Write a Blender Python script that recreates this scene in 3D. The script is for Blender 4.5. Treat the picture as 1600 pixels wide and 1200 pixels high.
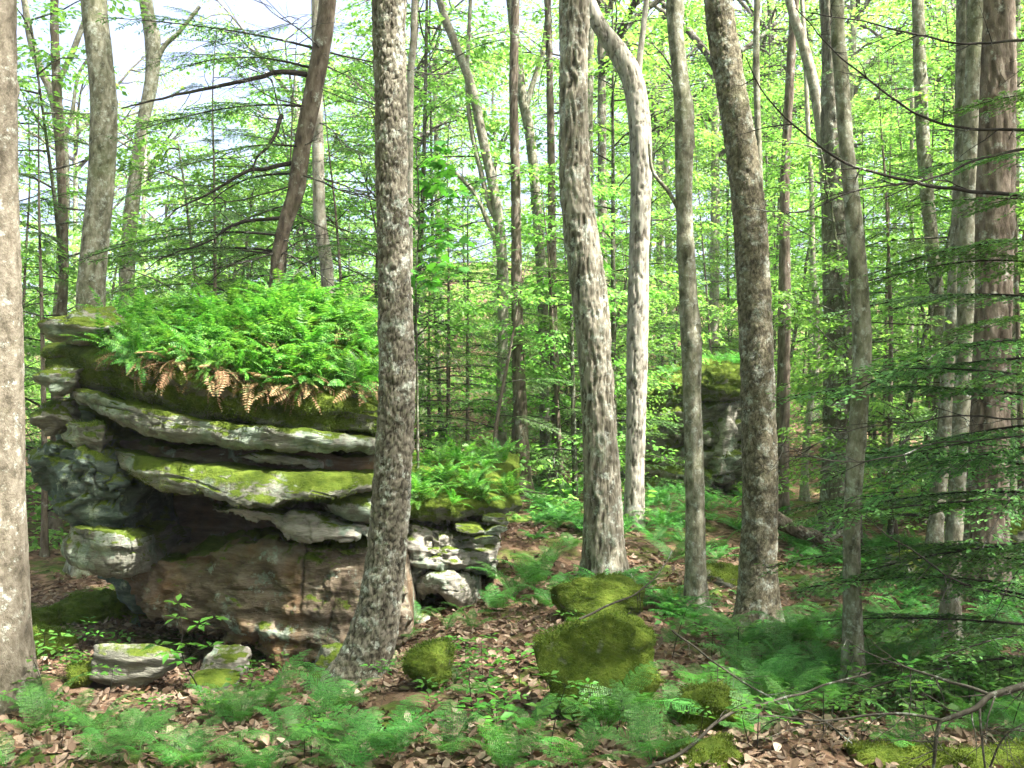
import bpy, math, numpy as np
from mathutils import Vector
sc = bpy.context.scene
R = math.radians
for o in list(bpy.data.objects): bpy.data.objects.remove(o)

# ------------------------------------------------------------------ camera, sky, sun, exposure
EYE, F = 2.2, 1600.0
cd = bpy.data.cameras.new("camera"); cam = bpy.data.objects.new("camera", cd)
sc.collection.objects.link(cam); sc.camera = cam
cam.location = (0, 0, EYE); cam.rotation_euler = (R(90), 0, 0)
cd.sensor_width = 36.0; cd.lens = 36.0; cd.clip_start = 0.05; cd.clip_end = 900
SUN_AZ, SUN_EL = R(116), R(60)          # azimuth clockwise from +Y (the view direction)
w = bpy.data.worlds.new("World"); sc.world = w; w.use_nodes = True
wn = w.node_tree
sky = wn.nodes.new("ShaderNodeTexSky"); sky.sky_type = 'NISHITA'; sky.sun_disc = False
sky.sun_elevation = SUN_EL; sky.sun_rotation = SUN_AZ; sky.air_density = .4; sky.dust_density = 6.5; sky.ozone_density = 1.0
bg = wn.nodes["Background"]; bg.inputs[1].default_value = 0.15
wn.links.new(sky.outputs[0], bg.inputs[0])
sl = bpy.data.lights.new("sun", 'SUN'); sl.energy = 5.0; sl.angle = R(0.6); sl.color = (1.0, 0.95, 0.86)
so = bpy.data.objects.new("sun", sl); sc.collection.objects.link(so); so.location = (0, 0, 40)
sdir = Vector((math.sin(SUN_AZ)*math.cos(SUN_EL), math.cos(SUN_AZ)*math.cos(SUN_EL), math.sin(SUN_EL)))
so.rotation_euler = (-sdir).to_track_quat('-Z', 'Y').to_euler()
sc.view_settings.view_transform = 'Standard'; sc.view_settings.look = 'None'
sc.view_settings.gamma = 1.0; sc.view_settings.exposure = 2.65
sc.view_settings.use_curve_mapping = False
sc.render.engine = 'CYCLES'
cy = sc.cycles
cy.max_bounces = 8; cy.diffuse_bounces = 5; cy.glossy_bounces = 2; cy.transmission_bounces = 5
cy.transparent_max_bounces = 4; cy.use_denoising = True
cy.sample_clamp_indirect = 6.0; cy.caustics_reflective = False; cy.caustics_refractive = False

# ------------------------------------------------------------------ numeric helpers
def P(px, py, d): return np.array([(px-800)/F*d, d, EYE-(py-600)/F*d])
_r0 = np.random.default_rng(7)
_perm = _r0.permutation(512).astype(np.int64); _perm = np.concatenate([_perm, _perm, _perm[:8]])
_g = _r0.normal(size=(512, 3)); _g /= np.linalg.norm(_g, axis=1)[:, None]
def perlin(Q):
    Q = np.asarray(Q, float); i = np.floor(Q).astype(np.int64); f = Q - i
    u = f*f*f*(f*(f*6-15)+10); out = 0
    for a in (0, 1):
        wx = u[:, 0] if a else 1-u[:, 0]
        for b in (0, 1):
            wy = u[:, 1] if b else 1-u[:, 1]
            for c in (0, 1):
                wz = u[:, 2] if c else 1-u[:, 2]
                h = _perm[(_perm[(_perm[(i[:, 0]+a) & 511]+i[:, 1]+b) & 511]+i[:, 2]+c) & 511]
                g = _g[h]
                out = out + wx*wy*wz*(g[:, 0]*(f[:, 0]-a)+g[:, 1]*(f[:, 1]-b)+g[:, 2]*(f[:, 2]-c))
    return out*1.6
def fbm(Q, o=4, lac=2.1, gain=.5):
    s = 0; a = 1.0; Q = np.asarray(Q, float)
    for k in range(o):
        s = s + a*perlin(Q+k*17.3); Q = Q*lac; a *= gain
    return s
def worley(Q):      # F1, F2 distances and a random number per cell
    i = np.floor(Q).astype(np.int64); f = Q - i; N = len(Q)
    f1 = np.full(N, 9.); f2 = np.full(N, 9.); cid = np.zeros(N)
    for a in (-1, 0, 1):
        for b in (-1, 0, 1):
            for c in (-1, 0, 1):
                h = _perm[(_perm[(_perm[(i[:, 0]+a) & 511]+i[:, 1]+b) & 511]+i[:, 2]+c) & 511]
                p = np.stack([a+.5+.42*_g[h][:, 0], b+.5+.42*_g[h][:, 1], c+.5+.42*_g[h][:, 2]], 1)
                dd = np.linalg.norm(p-f, axis=1)
                m = dd < f1
                f2 = np.where(m, f1, np.minimum(f2, dd)); cid = np.where(m, h/512., cid); f1 = np.where(m, dd, f1)
    return f1, f2, cid
def sstep(a, b, x):
    t = np.clip((x-a)/(b-a), 0, 1); return t*t*(3-2*t)
def unit(v): return v/np.maximum(np.linalg.norm(v, axis=-1, keepdims=True), 1e-9)
def rotz(V, a):
    c, s = math.cos(a), math.sin(a); V = np.asarray(V)
    return np.stack([V[..., 0]*c-V[..., 1]*s, V[..., 0]*s+V[..., 1]*c, V[..., 2]], -1)
def spline(pts, n):
    pts = np.asarray(pts, float); p = np.vstack([2*pts[0]-pts[1], pts, 2*pts[-1]-pts[-2]])
    seg = np.linalg.norm(np.diff(pts[:, :3], axis=0), axis=1); cum = np.concatenate([[0], np.cumsum(seg)])
    t = np.linspace(0, cum[-1], n); k = np.clip(np.searchsorted(cum, t, side='right')-1, 0, len(seg)-1)
    f = ((t-cum[k])/np.maximum(seg[k], 1e-9))[:, None]
    a, b, c, d = p[k], p[k+1], p[k+2], p[k+3]
    return .5*((2*b)+(c-a)*f+(2*a-5*b+4*c-d)*f**2+(3*b-a-3*c+d)*f**3)

# ------------------------------------------------------------------ mesh helpers
class MB:
    """collects vertex/face arrays and links them as one mesh"""
    def __init__(s): s.V = []; s.F = []; s.n = 0; s.A = []
    def add(s, V, faces, mi=0, att=0.0):
        V = np.asarray(V, float).reshape(-1, 3); faces = np.asarray(faces, np.int64)
        s.V.append(V); s.F.append((faces+s.n, mi)); s.n += len(V)
        s.A.append(np.broadcast_to(np.asarray(att, float), (len(V),)))
        return s
    def mesh(s, name, mats, smooth=True, att=False, off=None):
        V = np.vstack(s.V)
        if off is not None: V = V-np.asarray(off)
        me = bpy.data.meshes.new(name)
        me.vertices.add(len(V)); me.vertices.foreach_set('co', V.ravel().astype(np.float32))
        lv = np.concatenate([f.ravel() for f, _ in s.F])
        tot = np.concatenate([np.full(len(f), f.shape[1]) for f, _ in s.F])
        mi = np.concatenate([np.full(len(f), m) for f, m in s.F])
        st = np.concatenate([[0], np.cumsum(tot)[:-1]])
        me.loops.add(len(lv)); me.loops.foreach_set('vertex_index', lv.astype(np.int32))
        me.polygons.add(len(tot)); me.polygons.foreach_set('loop_start', st.astype(np.int32))
        for m in mats: me.materials.append(m)
        me.polygons.foreach_set('material_index', mi.astype(np.int32))
        me.polygons.foreach_set('use_smooth', np.full(len(tot), bool(smooth)))
        me.update(calc_edges=True)
        if att:
            a = me.attributes.new('h', 'FLOAT', 'POINT'); a.data.foreach_set('value', np.concatenate(s.A).astype(np.float32))
        return me
C = sc.collection
def link(name, me, parent=None, loc=None, rot=None, scale=None):
    o = bpy.data.objects.new(name, me); C.objects.link(o)
    if parent is not None: o.parent = parent
    if loc is not None: o.location = loc
    if rot is not None: o.rotation_euler = rot
    if scale is not None: o.scale = scale if hasattr(scale, '__len__') else (scale,)*3
    return o
def tag(o, label, cat, group=None):
    o['label'] = label; o['category'] = cat
    if group: o['group'] = group
    return o
def thing(name, label, cat, loc, rz=0, group=None):
    o = link(name, None, None, tuple(loc), (0, 0, rz)); o.empty_display_size = .2
    return tag(o, label, cat, group)
def grid_faces(nu, nv, wrap=False):
    i = np.arange(nu-1)[:, None]; j = np.arange(nv if wrap else nv-1)[None]
    j2 = (j+1) % nv
    return np.stack([i*nv+j, i*nv+j2, (i+1)*nv+j2, (i+1)*nv+j], -1).reshape(-1, 4)
def frames(pts):
    T = unit(np.gradient(pts, axis=0)); N = np.zeros_like(T)
    ref = np.array([1., 0, 0]) if abs(T[0, 0]) < .8 else np.array([0, 1., 0])
    n = unit(np.cross(T[0], np.cross(ref, T[0])))
    for k in range(len(pts)):
        n = n-T[k]*np.dot(n, T[k]); n = n/max(np.linalg.norm(n), 1e-9); N[k] = n
    return T, N, np.cross(T, N)
def tube(mb, pts, rad, seg=6, mi=0):
    pts = np.asarray(pts, float); rad = np.broadcast_to(np.asarray(rad, float), (len(pts),))
    T, N, B = frames(pts); a = np.linspace(0, 2*np.pi, seg, endpoint=False)
    V = pts[:, None]+rad[:, None, None]*(np.cos(a)[None, :, None]*N[:, None]+np.sin(a)[None, :, None]*B[:, None])
    mb.add(V.reshape(-1, 3), grid_faces(len(pts), seg, True), mi)

# ------------------------------------------------------------------ materials
def newmat(name):
    m = bpy.data.materials.new(name); m.use_nodes = True; nt = m.node_tree; nt.nodes.clear()
    out = nt.nodes.new("ShaderNodeOutputMaterial")
    def N(t, **k):
        n = nt.nodes.new(t)
        for a, b in k.items():
            if a.startswith('i_'):
                key = a[2:]; n.inputs[int(key) if key.isdigit() else key.replace('_', ' ')].default_value = b
            else: setattr(n, a, b)
        return n
    return m, nt, out, N, nt.links.new
def ramp(N, stops, interp='LINEAR'):
    r = N("ShaderNodeValToRGB"); cr = r.color_ramp; cr.interpolation = interp
    while len(cr.elements) < len(stops): cr.elements.new(.5)
    for e, (p, c) in zip(cr.elements, stops): e.position = p; e.color = (*c, 1) if len(c) == 3 else c
    return r
def leaf_mat(name, cols, trans, mixf=.5, var=.35, rough=.5, patch=0.):
    m, nt, out, N, L = newmat(name)
    g = N("ShaderNodeNewGeometry"); oi = N("ShaderNodeObjectInfo")
    r = ramp(N, [(i/(len(cols)-1), c) for i, c in enumerate(cols)]); L(g.outputs['Random Per Island'], r.inputs[0])
    hs = N("ShaderNodeHueSaturation"); L(r.outputs[0], hs.inputs['Color'])
    mr = N("ShaderNodeMapRange", i_3=1-var*.6, i_4=1+var*.6); L(oi.outputs['Random'], mr.inputs[0]); L(mr.outputs[0], hs.inputs['Value'])
    mh = N("ShaderNodeMapRange", i_3=.485, i_4=.51); L(oi.outputs['Random'], mh.inputs[0]); L(mh.outputs[0], hs.inputs['Hue'])
    if patch:
        tcn = N("ShaderNodeTexCoord"); pn = N("ShaderNodeTexNoise", i_Scale=patch, i_Detail=4.0, i_Roughness=.65); L(tcn.outputs['Object'], pn.inputs[0])
        av = N("ShaderNodeMix", data_type='FLOAT'); av.inputs[0].default_value = .65; L(g.outputs['Random Per Island'], av.inputs[2])
        ms_ = N("ShaderNodeMapRange", i_1=.32, i_2=.68); L(pn.outputs[0], ms_.inputs[0]); L(ms_.outputs[0], av.inputs[3]); L(av.outputs[0], r.inputs[0])
    p = N("ShaderNodeBsdfPrincipled", i_Roughness=rough); p.inputs['Specular IOR Level'].default_value = .35
    L(hs.outputs[0], p.inputs['Base Color'])
    t = N("ShaderNodeBsdfTranslucent")
    mm = N("ShaderNodeMix", data_type='RGBA', blend_type='MULTIPLY'); mm.inputs[0].default_value = 1.0
    L(hs.outputs[0], mm.inputs[6]); mm.inputs[7].default_value = (*trans, 1); L(mm.outputs[2], t.inputs[0])
    mx = N("ShaderNodeMixShader"); mx.inputs[0].default_value = mixf
    L(p.outputs[0], mx.inputs[1]); L(t.outputs[0], mx.inputs[2]); L(mx.outputs[0], out.inputs[0])
    return m
M = {}
M['beech'] = leaf_mat('beech_leaf', [(.07, .18, .035), (.12, .255, .05), (.18, .33, .08)], (1.7, 1.75, 1.2), .55)
M['maple'] = leaf_mat('maple_leaf', [(.05, .17, .025), (.08, .23, .03)], (1.8, 1.7, 1.0), .45)
M['hemlock'] = leaf_mat('hemlock_needle', [(.035, .09, .024), (.06, .14, .035), (.10, .21, .05)], (1.6, 1.6, 1.0), .35)
M['fern'] = leaf_mat('fern_green', [(.03, .115, .022), (.05, .17, .032), (.085, .23, .045)], (1.6, 1.7, 1.0), .4)
M['fernb'] = leaf_mat('fern_bright', [(.03, .115, .016), (.05, .175, .022), (.085, .24, .032), (.14, .30, .05)], (1.7, 1.7, 1.0), .42)
M['dead'] = leaf_mat('dead_frond', [(.24, .15, .07), (.34, .23, .12), (.17, .10, .05), (.16, .2, .08)], (1.1, 1, .9), .3, .2, .8)
M['litter'] = leaf_mat('dry_leaf', [(.07, .045, .027), (.14, .093, .056), (.20, .148, .10), (.095, .06, .036), (.28, .222, .16), (.05, .035, .022), (.16, .09, .05)], (1, .9, .8), .15, .1, .7)

def bark_mat(name, dark, mid, light, lichen=(.42, .46, .40), lich=.45, moss=.0, stretch=.25, scale=9, bump=.5, hw=.45, lsc=5.):
    m, nt, out, N, L = newmat(name)
    tc = N("ShaderNodeTexCoord"); mp = N("ShaderNodeMapping"); mp.inputs[3].default_value = (1, 1, stretch)
    L(tc.outputs['Object'], mp.inputs[0])
    n1 = N("ShaderNodeTexNoise", i_Scale=scale, i_Detail=6.0, i_Roughness=.68); L(mp.outputs[0], n1.inputs[0])
    at = N("ShaderNodeAttribute", attribute_name='h')
    ad = N("ShaderNodeMath", operation='MULTIPLY_ADD'); L(at.outputs['Fac'], ad.inputs[0]); ad.inputs[1].default_value = hw
    sb = N("ShaderNodeMath", operation='ADD'); L(n1.outputs[0], sb.inputs[0]); sb.inputs[1].default_value = -hw*.5
    L(sb.outputs[0], ad.inputs[2])
    r1 = ramp(N, [(.28, dark), (.48, mid), (.72, light)]); L(ad.outputs[0], r1.inputs[0])
    n2 = N("ShaderNodeTexNoise", i_Scale=lsc, i_Detail=6.0, i_Roughness=.75); L(tc.outputs['Object'], n2.inputs[0])
    r2 = ramp(N, [(.62-.22*lich, (0, 0, 0)), (.70-.18*lich, (1, 1, 1))]); L(n2.outputs[0], r2.inputs[0])
    n2b = N("ShaderNodeTexNoise", i_Scale=28, i_Detail=5.0, i_Roughness=.7); L(tc.outputs['Object'], n2b.inputs[0])
    r2b = ramp(N, [(.40, (.1, .1, .1)), (.6, (1, 1, 1))]); L(n2b.outputs[0], r2b.inputs[0])
    ml = N("ShaderNodeMath", operation='MULTIPLY'); L(r2.outputs[0], ml.inputs[0]); L(r2b.outputs[0], ml.inputs[1])
    ml2 = N("ShaderNodeMath", operation='MULTIPLY'); L(ml.outputs[0], ml2.inputs[0]); ml2.inputs[1].default_value = .8
    mx = N("ShaderNodeMix", data_type='RGBA'); L(ml2.outputs[0], mx.inputs[0]); L(r1.outputs[0], mx.inputs[6]); mx.inputs[7].default_value = (*lichen, 1)
    # algae / moss tinge growing in patches
    n3 = N("ShaderNodeTexNoise", i_Scale=1.7, i_Detail=6.0, i_Roughness=.65); L(tc.outputs['Object'], n3.inputs[0])
    r3 = ramp(N, [(.66-.3*moss, (0, 0, 0)), (.80-.2*moss, (1, 1, 1))]); L(n3.outputs[0], r3.inputs[0])
    mg = N("ShaderNodeMath", operation='MULTIPLY'); L(r3.outputs[0], mg.inputs[0]); mg.inputs[1].default_value = .25+.45*moss
    m3 = N("ShaderNodeMix", data_type='RGBA'); L(mg.outputs[0], m3.inputs[0]); L(mx.outputs[2], m3.inputs[6]); m3.inputs[7].default_value = (.085, .11, .035, 1)
    p = N("ShaderNodeBsdfPrincipled", i_Roughness=.9); p.inputs['Specular IOR Level'].default_value = .15
    L(m3.outputs[2], p.inputs['Base Color'])
    nb = N("ShaderNodeTexNoise", i_Scale=scale*3, i_Detail=4.0, i_Roughness=.7); L(mp.outputs[0], nb.inputs[0])
    b = N("ShaderNodeBump", i_Strength=bump, i_Distance=.02); L(nb.outputs[0], b.inputs['Height']); L(b.outputs[0], p.inputs['Normal'])
    L(p.outputs[0], out.inputs[0]); return m
M['bk_plate'] = bark_mat('bark_plated', (.042, .037, .027), (.118, .107, .08), (.205, .192, .15), lich=.45, bump=.9, hw=.34, scale=22, lsc=7)
M['bk_ridge'] = bark_mat('bark_ridged', (.045, .04, .028), (.15, .136, .10), (.29, .27, .215), lich=.5, moss=.15, stretch=.12, scale=24, bump=1.0, hw=.5, lsc=7)
M['bk_warty'] = bark_mat('bark_warty', (.045, .04, .026), (.135, .12, .08), (.25, .23, .17), lich=.5, moss=.35, stretch=.6, scale=24, bump=.9, hw=.32, lsc=8)
M['bk_pale'] = bark_mat('bark_pale', (.10, .09, .068), (.22, .20, .158), (.34, .315, .26), lich=.55, moss=.25, stretch=.5, scale=22, bump=.6, lsc=10)
M['bk_peel'] = bark_mat('bark_peeling', (.06, .053, .04), (.2, .185, .15), (.35, .33, .28), lich=.4, moss=.2, stretch=.15, scale=18, bump=.7, hw=.34, lsc=9)
M['bk_tan'] = bark_mat('bark_tan', (.055, .048, .034), (.11, .096, .072), (.165, .148, .117), lich=.3, moss=.25, stretch=.7, scale=26, bump=.6, lsc=9)
M['bk_green'] = bark_mat('bark_greenish', (.055, .055, .036), (.145, .14, .096), (.27, .265, .205), lich=.5, moss=.5, stretch=.5, scale=22, bump=.6, lsc=11)
M['bk_brown'] = bark_mat('bark_hemlock', (.042, .033, .024), (.112, .09, .067), (.19, .162, .13), lich=.3, stretch=.3, bump=.7, scale=16, hw=.36)
M['twig'] = bark_mat('twig_bark', (.05, .045, .035), (.11, .10, .085), (.2, .19, .17), lich=.4, moss=.2, scale=20, bump=.2)
M['twigdark'] = bark_mat('twig_bark_dark', (.02, .018, .014), (.05, .043, .035), (.09, .08, .07), lich=.2, moss=.2, scale=20, bump=.2)

def rock_mat(name, dark, mid, light, moss=.5, lich=.4, orange=0., mosscol=((.035, .065, .008), (.09, .135, .015), (.15, .19, .03)), dip=.16, mossface=0.):
    m, nt, out, N, L = newmat(name)
    g = N("ShaderNodeNewGeometry"); sx = N("ShaderNodeSeparateXYZ"); L(g.outputs['Normal'], sx.inputs[0])
    tc = N("ShaderNodeTexCoord"); mp = N("ShaderNodeMapping"); mp.inputs[2].default_value = (0, dip, 0); mp.inputs[3].default_value = (.55, .55, 2.2)
    L(tc.outputs['Object'], mp.inputs[0])
    n1 = N("ShaderNodeTexNoise", i_Scale=4.5, i_Detail=6.0, i_Roughness=.68, i_Distortion=.4); L(mp.outputs[0], n1.inputs[0])
    r1 = ramp(N, [(.28, dark), (.5, mid), (.72, light)]); L(n1.outputs[0], r1.inputs[0])
    last = r1.outputs[0]
    # iron stain
    n0 = N("ShaderNodeTexNoise", i_Scale=2.1, i_Detail=6.0, i_Roughness=.6); L(tc.outputs['Object'], n0.inputs[0])
    r0 = ramp(N, [(.62-.3*orange, (0, 0, 0)), (.78-.3*orange, (1, 1, 1))]); L(n0.outputs[0], r0.inputs[0])
    mo = N("ShaderNodeMath", operation='MULTIPLY'); L(r0.outputs[0], mo.inputs[0]); mo.inputs[1].default_value = min(1, .15+orange)
    mxo = N("ShaderNodeMix", data_type='RGBA'); L(mo.outputs[0], mxo.inputs[0]); L(last, mxo.inputs[6]); mxo.inputs[7].default_value = (.27, .15, .065, 1); last = mxo.outputs[2]
    # lichen: pale blue-green patches and spots
    n2 = N("ShaderNodeTexNoise", i_Scale=2.6, i_Detail=6.0, i_Roughness=.72); mp2 = N("ShaderNodeMapping"); mp2.inputs[1].default_value = (3.1, 7.7, 1.3); L(tc.outputs['Object'], mp2.inputs[0]); L(mp2.outputs[0], n2.inputs[0])
    r2 = ramp(N, [(.64-.25*lich, (0, 0, 0)), (.69-.22*lich, (1, 1, 1))]); L(n2.outputs[0], r2.inputs[0])
    mxl = N("ShaderNodeMix", data_type='RGBA'); L(r2.outputs[0], mxl.inputs[0]); L(last, mxl.inputs[6]); 
    n2c = N("ShaderNodeTexNoise", i_Scale=9, i_Detail=6.0); L(tc.outputs['Object'], n2c.inputs[0])
    r2c = ramp(N, [(.35, (.16, .21, .165)), (.55, (.28, .33, .26)), (.66, (.42, .46, .39)), (.74, (.62, .64, .58))]); L(n2c.outputs[0], r2c.inputs[0]); L(r2c.outputs[0], mxl.inputs[7]); last = mxl.outputs[2]
    # moss on what faces up
    n3 = N("ShaderNodeTexNoise", i_Scale=3.3, i_Detail=6.0, i_Roughness=.65); L(tc.outputs['Object'], n3.inputs[0])
    ma = N("ShaderNodeMath", operation='MULTIPLY_ADD'); L(sx.outputs[2], ma.inputs[0]); ma.inputs[1].default_value = .35*(1-mossface); 
    L(n3.outputs[0], ma.inputs[2])
    r3 = ramp(N, [(.88-.55*moss, (0, 0, 0)), (.98-.55*moss, (1, 1, 1))]); L(ma.outputs[0], r3.inputs[0])
    n4 = N("ShaderNodeTexNoise", i_Scale=7.0, i_Detail=6.0, i_Roughness=.8); L(tc.outputs['Object'], n4.inputs[0])
    r4 = ramp(N, [(.3, mosscol[0]), (.5, mosscol[1]), (.72, mosscol[2])]); L(n4.outputs[0], r4.inputs[0])
    mxm = N("ShaderNodeMix", data_type='RGBA'); L(r3.outputs[0], mxm.inputs[0]); L(last, mxm.inputs[6]); L(r4.outputs[0], mxm.inputs[7])
    p = N("ShaderNodeBsdfPrincipled", i_Roughness=.92); p.inputs['Specular IOR Level'].default_value = .12
    L(mxm.outputs[2], p.inputs['Base Color'])
    nb = N("ShaderNodeTexNoise", i_Scale=16, i_Detail=6.0, i_Roughness=.75); L(mp.outputs[0], nb.inputs[0])
    b = N("ShaderNodeBump", i_Strength=.9, i_Distance=.06); L(nb.outputs[0], b.inputs['Height'])
    nm = N("ShaderNodeTexNoise", i_Scale=70, i_Detail=4.0, i_Roughness=.7); L(tc.outputs['Object'], nm.inputs[0])
    mmu = N("ShaderNodeMath", operation='MULTIPLY'); L(nm.outputs[0], mmu.inputs[0]); L(r3.outputs[0], mmu.inputs[1])
    b2 = N("ShaderNodeBump", i_Strength=.9, i_Distance=.03); L(mmu.outputs[0], b2.inputs['Height']); L(b.outputs[0], b2.inputs['Normal']); L(b2.outputs[0], p.inputs['Normal'])
    L(p.outputs[0], out.inputs[0]); return m
GR = ((.07, .075, .06), (.19, .19, .155), (.33, .33, .28))
BR = ((.055, .042, .028), (.15, .12, .085), (.27, .235, .185))
M['rk_top'] = rock_mat('rock_moss_cap', *GR, moss=1.0, lich=.1, mossface=.35)
M['rk_lichen'] = rock_mat('rock_lichen', *GR, moss=.5, lich=.6)
M['rk_mosslip'] = rock_mat('rock_moss_lip', *GR, moss=.58, lich=.5, mossface=.1)
M['rk_brown'] = rock_mat('rock_brown_wall', *BR, moss=.24, lich=.3, orange=.38)
M['rk_blue'] = rock_mat('rock_bluegreen', (.035, .05, .045), (.09, .125, .11), (.2, .25, .22), moss=.5, lich=.3)
M['rk_white'] = rock_mat('rock_white', (.09, .085, .07), (.29, .275, .235), (.52, .50, .45), moss=.3, lich=.45, orange=.12)  # pale stone; sunlit brightness of lips and outcrop put into the colour
M['rk_grey'] = rock_mat('rock_grey', *GR, moss=.5, lich=.45)
M['rk_bare'] = rock_mat('rock_bare', *GR, moss=.25, lich=.35)
M['rk_moss'] = rock_mat('rock_moss_coat', *GR, moss=1.02, lich=.3, mossface=.5)

def ground_mat():
    m, nt, out, N, L = newmat('forest_floor')
    tc = N("ShaderNodeTexCoord")
    n1 = N("ShaderNodeTexVoronoi", i_Scale=14, i_Randomness=1.0); L(tc.outputs['Object'], n1.inputs[0])
    sx = N("ShaderNodeSeparateColor"); L(n1.outputs['Color'], sx.inputs[0])
    r = ramp(N, [(0, (.04, .026, .017)), (.35, (.08, .05, .032)), (.65, (.13, .083, .053)), (.9, (.18, .125, .085)), (1, (.08, .05, .03))]); L(sx.outputs[0], r.inputs[0])
    n2 = N("ShaderNodeTexNoise", i_Scale=1.1, i_Detail=6.0, i_Roughness=.7); L(tc.outputs['Object'], n2.inputs[0])
    r2 = ramp(N, [(.5, (0, 0, 0)), (.6, (1, 1, 1))]); L(n2.outputs[0], r2.inputs[0])
    n3 = N("ShaderNodeTexNoise", i_Scale=9, i_Detail=6.0); L(tc.outputs['Object'], n3.inputs[0])
    r3 = ramp(N, [(.3, (.03, .06, .012)), (.6, (.08, .12, .02)), (.8, (.06, .05, .025))]); L(n3.outputs[0], r3.inputs[0])
    mx = N("ShaderNodeMix", data_type='RGBA'); L(r2.outputs[0], mx.inputs[0]); L(r.outputs[0], mx.inputs[6]); L(r3.outputs[0], mx.inputs[7])
    p = N("ShaderNodeBsdfPrincipled", i_Roughness=.95); p.inputs['Specular IOR Level'].default_value = .1
    L(mx.outputs[2], p.inputs['Base Color'])
    nb = N("ShaderNodeTexNoise", i_Scale=22, i_Detail=6.0, i_Roughness=.7); L(tc.outputs['Object'], nb.inputs[0])
    b = N("ShaderNodeBump", i_Strength=.8, i_Distance=.05); L(nb.outputs[0], b.inputs['Height']); L(b.outputs[0], p.inputs['Normal'])
    L(p.outputs[0], out.inputs[0]); return m
M['ground'] = ground_mat()

# ------------------------------------------------------------------ terrain
_cp = [(100, 1200, 5.4), (450, 1200, 5.3), (800, 1200, 5.0), (1150, 1200, 5.1), (1500, 1200, 5.5),
       (50, 1090, 7.2), (250, 1085, 7.6), (400, 1085, 7.4), (100, 1010, 9.4), (150, 960, 11), (450, 1070, 8.5), (560, 1062, 7.6), (300, 1060, 9.5), (520, 1000, 10.5), (180, 1000, 9.5),
       (650, 1010, 7.5), (800, 965, 8.0), (900, 915, 9.6), (900, 1130, 6.2), (700, 1100, 6.4), (1000, 1060, 6.7), (945, 905, 11), (850, 850, 11.5), (830, 800, 12.5), (870, 775, 16), (690, 960, 9.6), (660, 850, 13),
       (1085, 950, 9.6), (1185, 985, 9), (1333, 1095, 7.2), (1480, 1030, 8.3), (1400, 985, 9.3), (1410, 905, 11.6), (1300, 860, 13.6), (1270, 785, 20), (1260, 660, 27),
       (1100, 762, 22), (950, 785, 18), (800, 750, 23), (60, 850, 15), (60, 700, 24), (1550, 1000, 9), (1550, 850, 14), (1500, 700, 24), (1250, 1100, 6.9), (350, 1095, 7.9), (420, 1090, 8.1), (480, 1085, 8.2), (300, 1085, 8.3), (400, 1078, 8.8), (460, 1075, 8.9), (240, 1070, 8.7)]
CP = np.array([P(*c) for c in _cp]+[(0, 0, .6), (-4, 0, .4), (4, 0, .4), (0, 2.5, .5), (-10, 4, .2), (10, 4, .1), (-14, 14, .4), (14, 14, .6),
     (-22, 30, 1.2), (0, 34, 2.2), (22, 32, 3.4), (-35, 50, 2.4), (0, 52, 5.5), (35, 50, 7), (-50, 80, 6), (0, 85, 12), (50, 80, 13), (0, -20, 1.2), (-25, -10, .5), (25, -10, .8), (-45, 15, 1), (45, 15, 2)])
def zg0(X, Y):
    X = np.asarray(X, float); Y = np.asarray(Y, float); sh = X.shape; X = X.ravel(); Y = Y.ravel()
    s = np.zeros(len(X)); wt = np.zeros(len(X))
    for cx, cyy, cz in CP:
        h = .5+.06*math.hypot(cx, cyy)
        w_ = 1/((X-cx)**2+(Y-cyy)**2+h*h)**1.9; s += w_*cz; wt += w_
    return (s/wt).reshape(sh)
def zg(X, Y):
    X = np.asarray(X, float); Y = np.asarray(Y, float); z = zg0(X, Y); sh = z.shape
    Q = np.stack([X.ravel(), Y.ravel(), np.zeros(X.size)], 1)
    return z+(.07*fbm(Q*.9, 3)+.03*fbm(Q*3.1+5, 3)).reshape(sh)
def zg1(x, y): return float(zg(np.array([x]), np.array([y]))[0])
def tgrid():
    nx, ny = 300, 330
    u = np.linspace(-1, 1, nx); X = 9*u+61*np.sign(u)*np.abs(u)**4
    v = np.linspace(0, 1, ny); Y = -25+0*v
    Y = np.concatenate([np.linspace(-30, 3, 24), np.linspace(3, 14, 180)[1:], 14+86*np.linspace(0, 1, 128)[1:]**1.7])
    XX, YY = np.meshgrid(X, Y, indexing='ij'); ZZ = zg(XX, YY)
    mb = MB(); mb.add(np.stack([XX, YY, ZZ], -1).reshape(-1, 3), grid_faces(len(X), len(Y))[:, ::-1])
    g = link('forest_floor', mb.mesh('forest_floor', [M['ground']])); g['kind'] = 'structure'
tgrid()
def px_of(V):
    V = np.asarray(V); return 800+F*V[..., 0]/V[..., 1], 600-F*(V[..., 2]-EYE)/V[..., 1]

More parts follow.
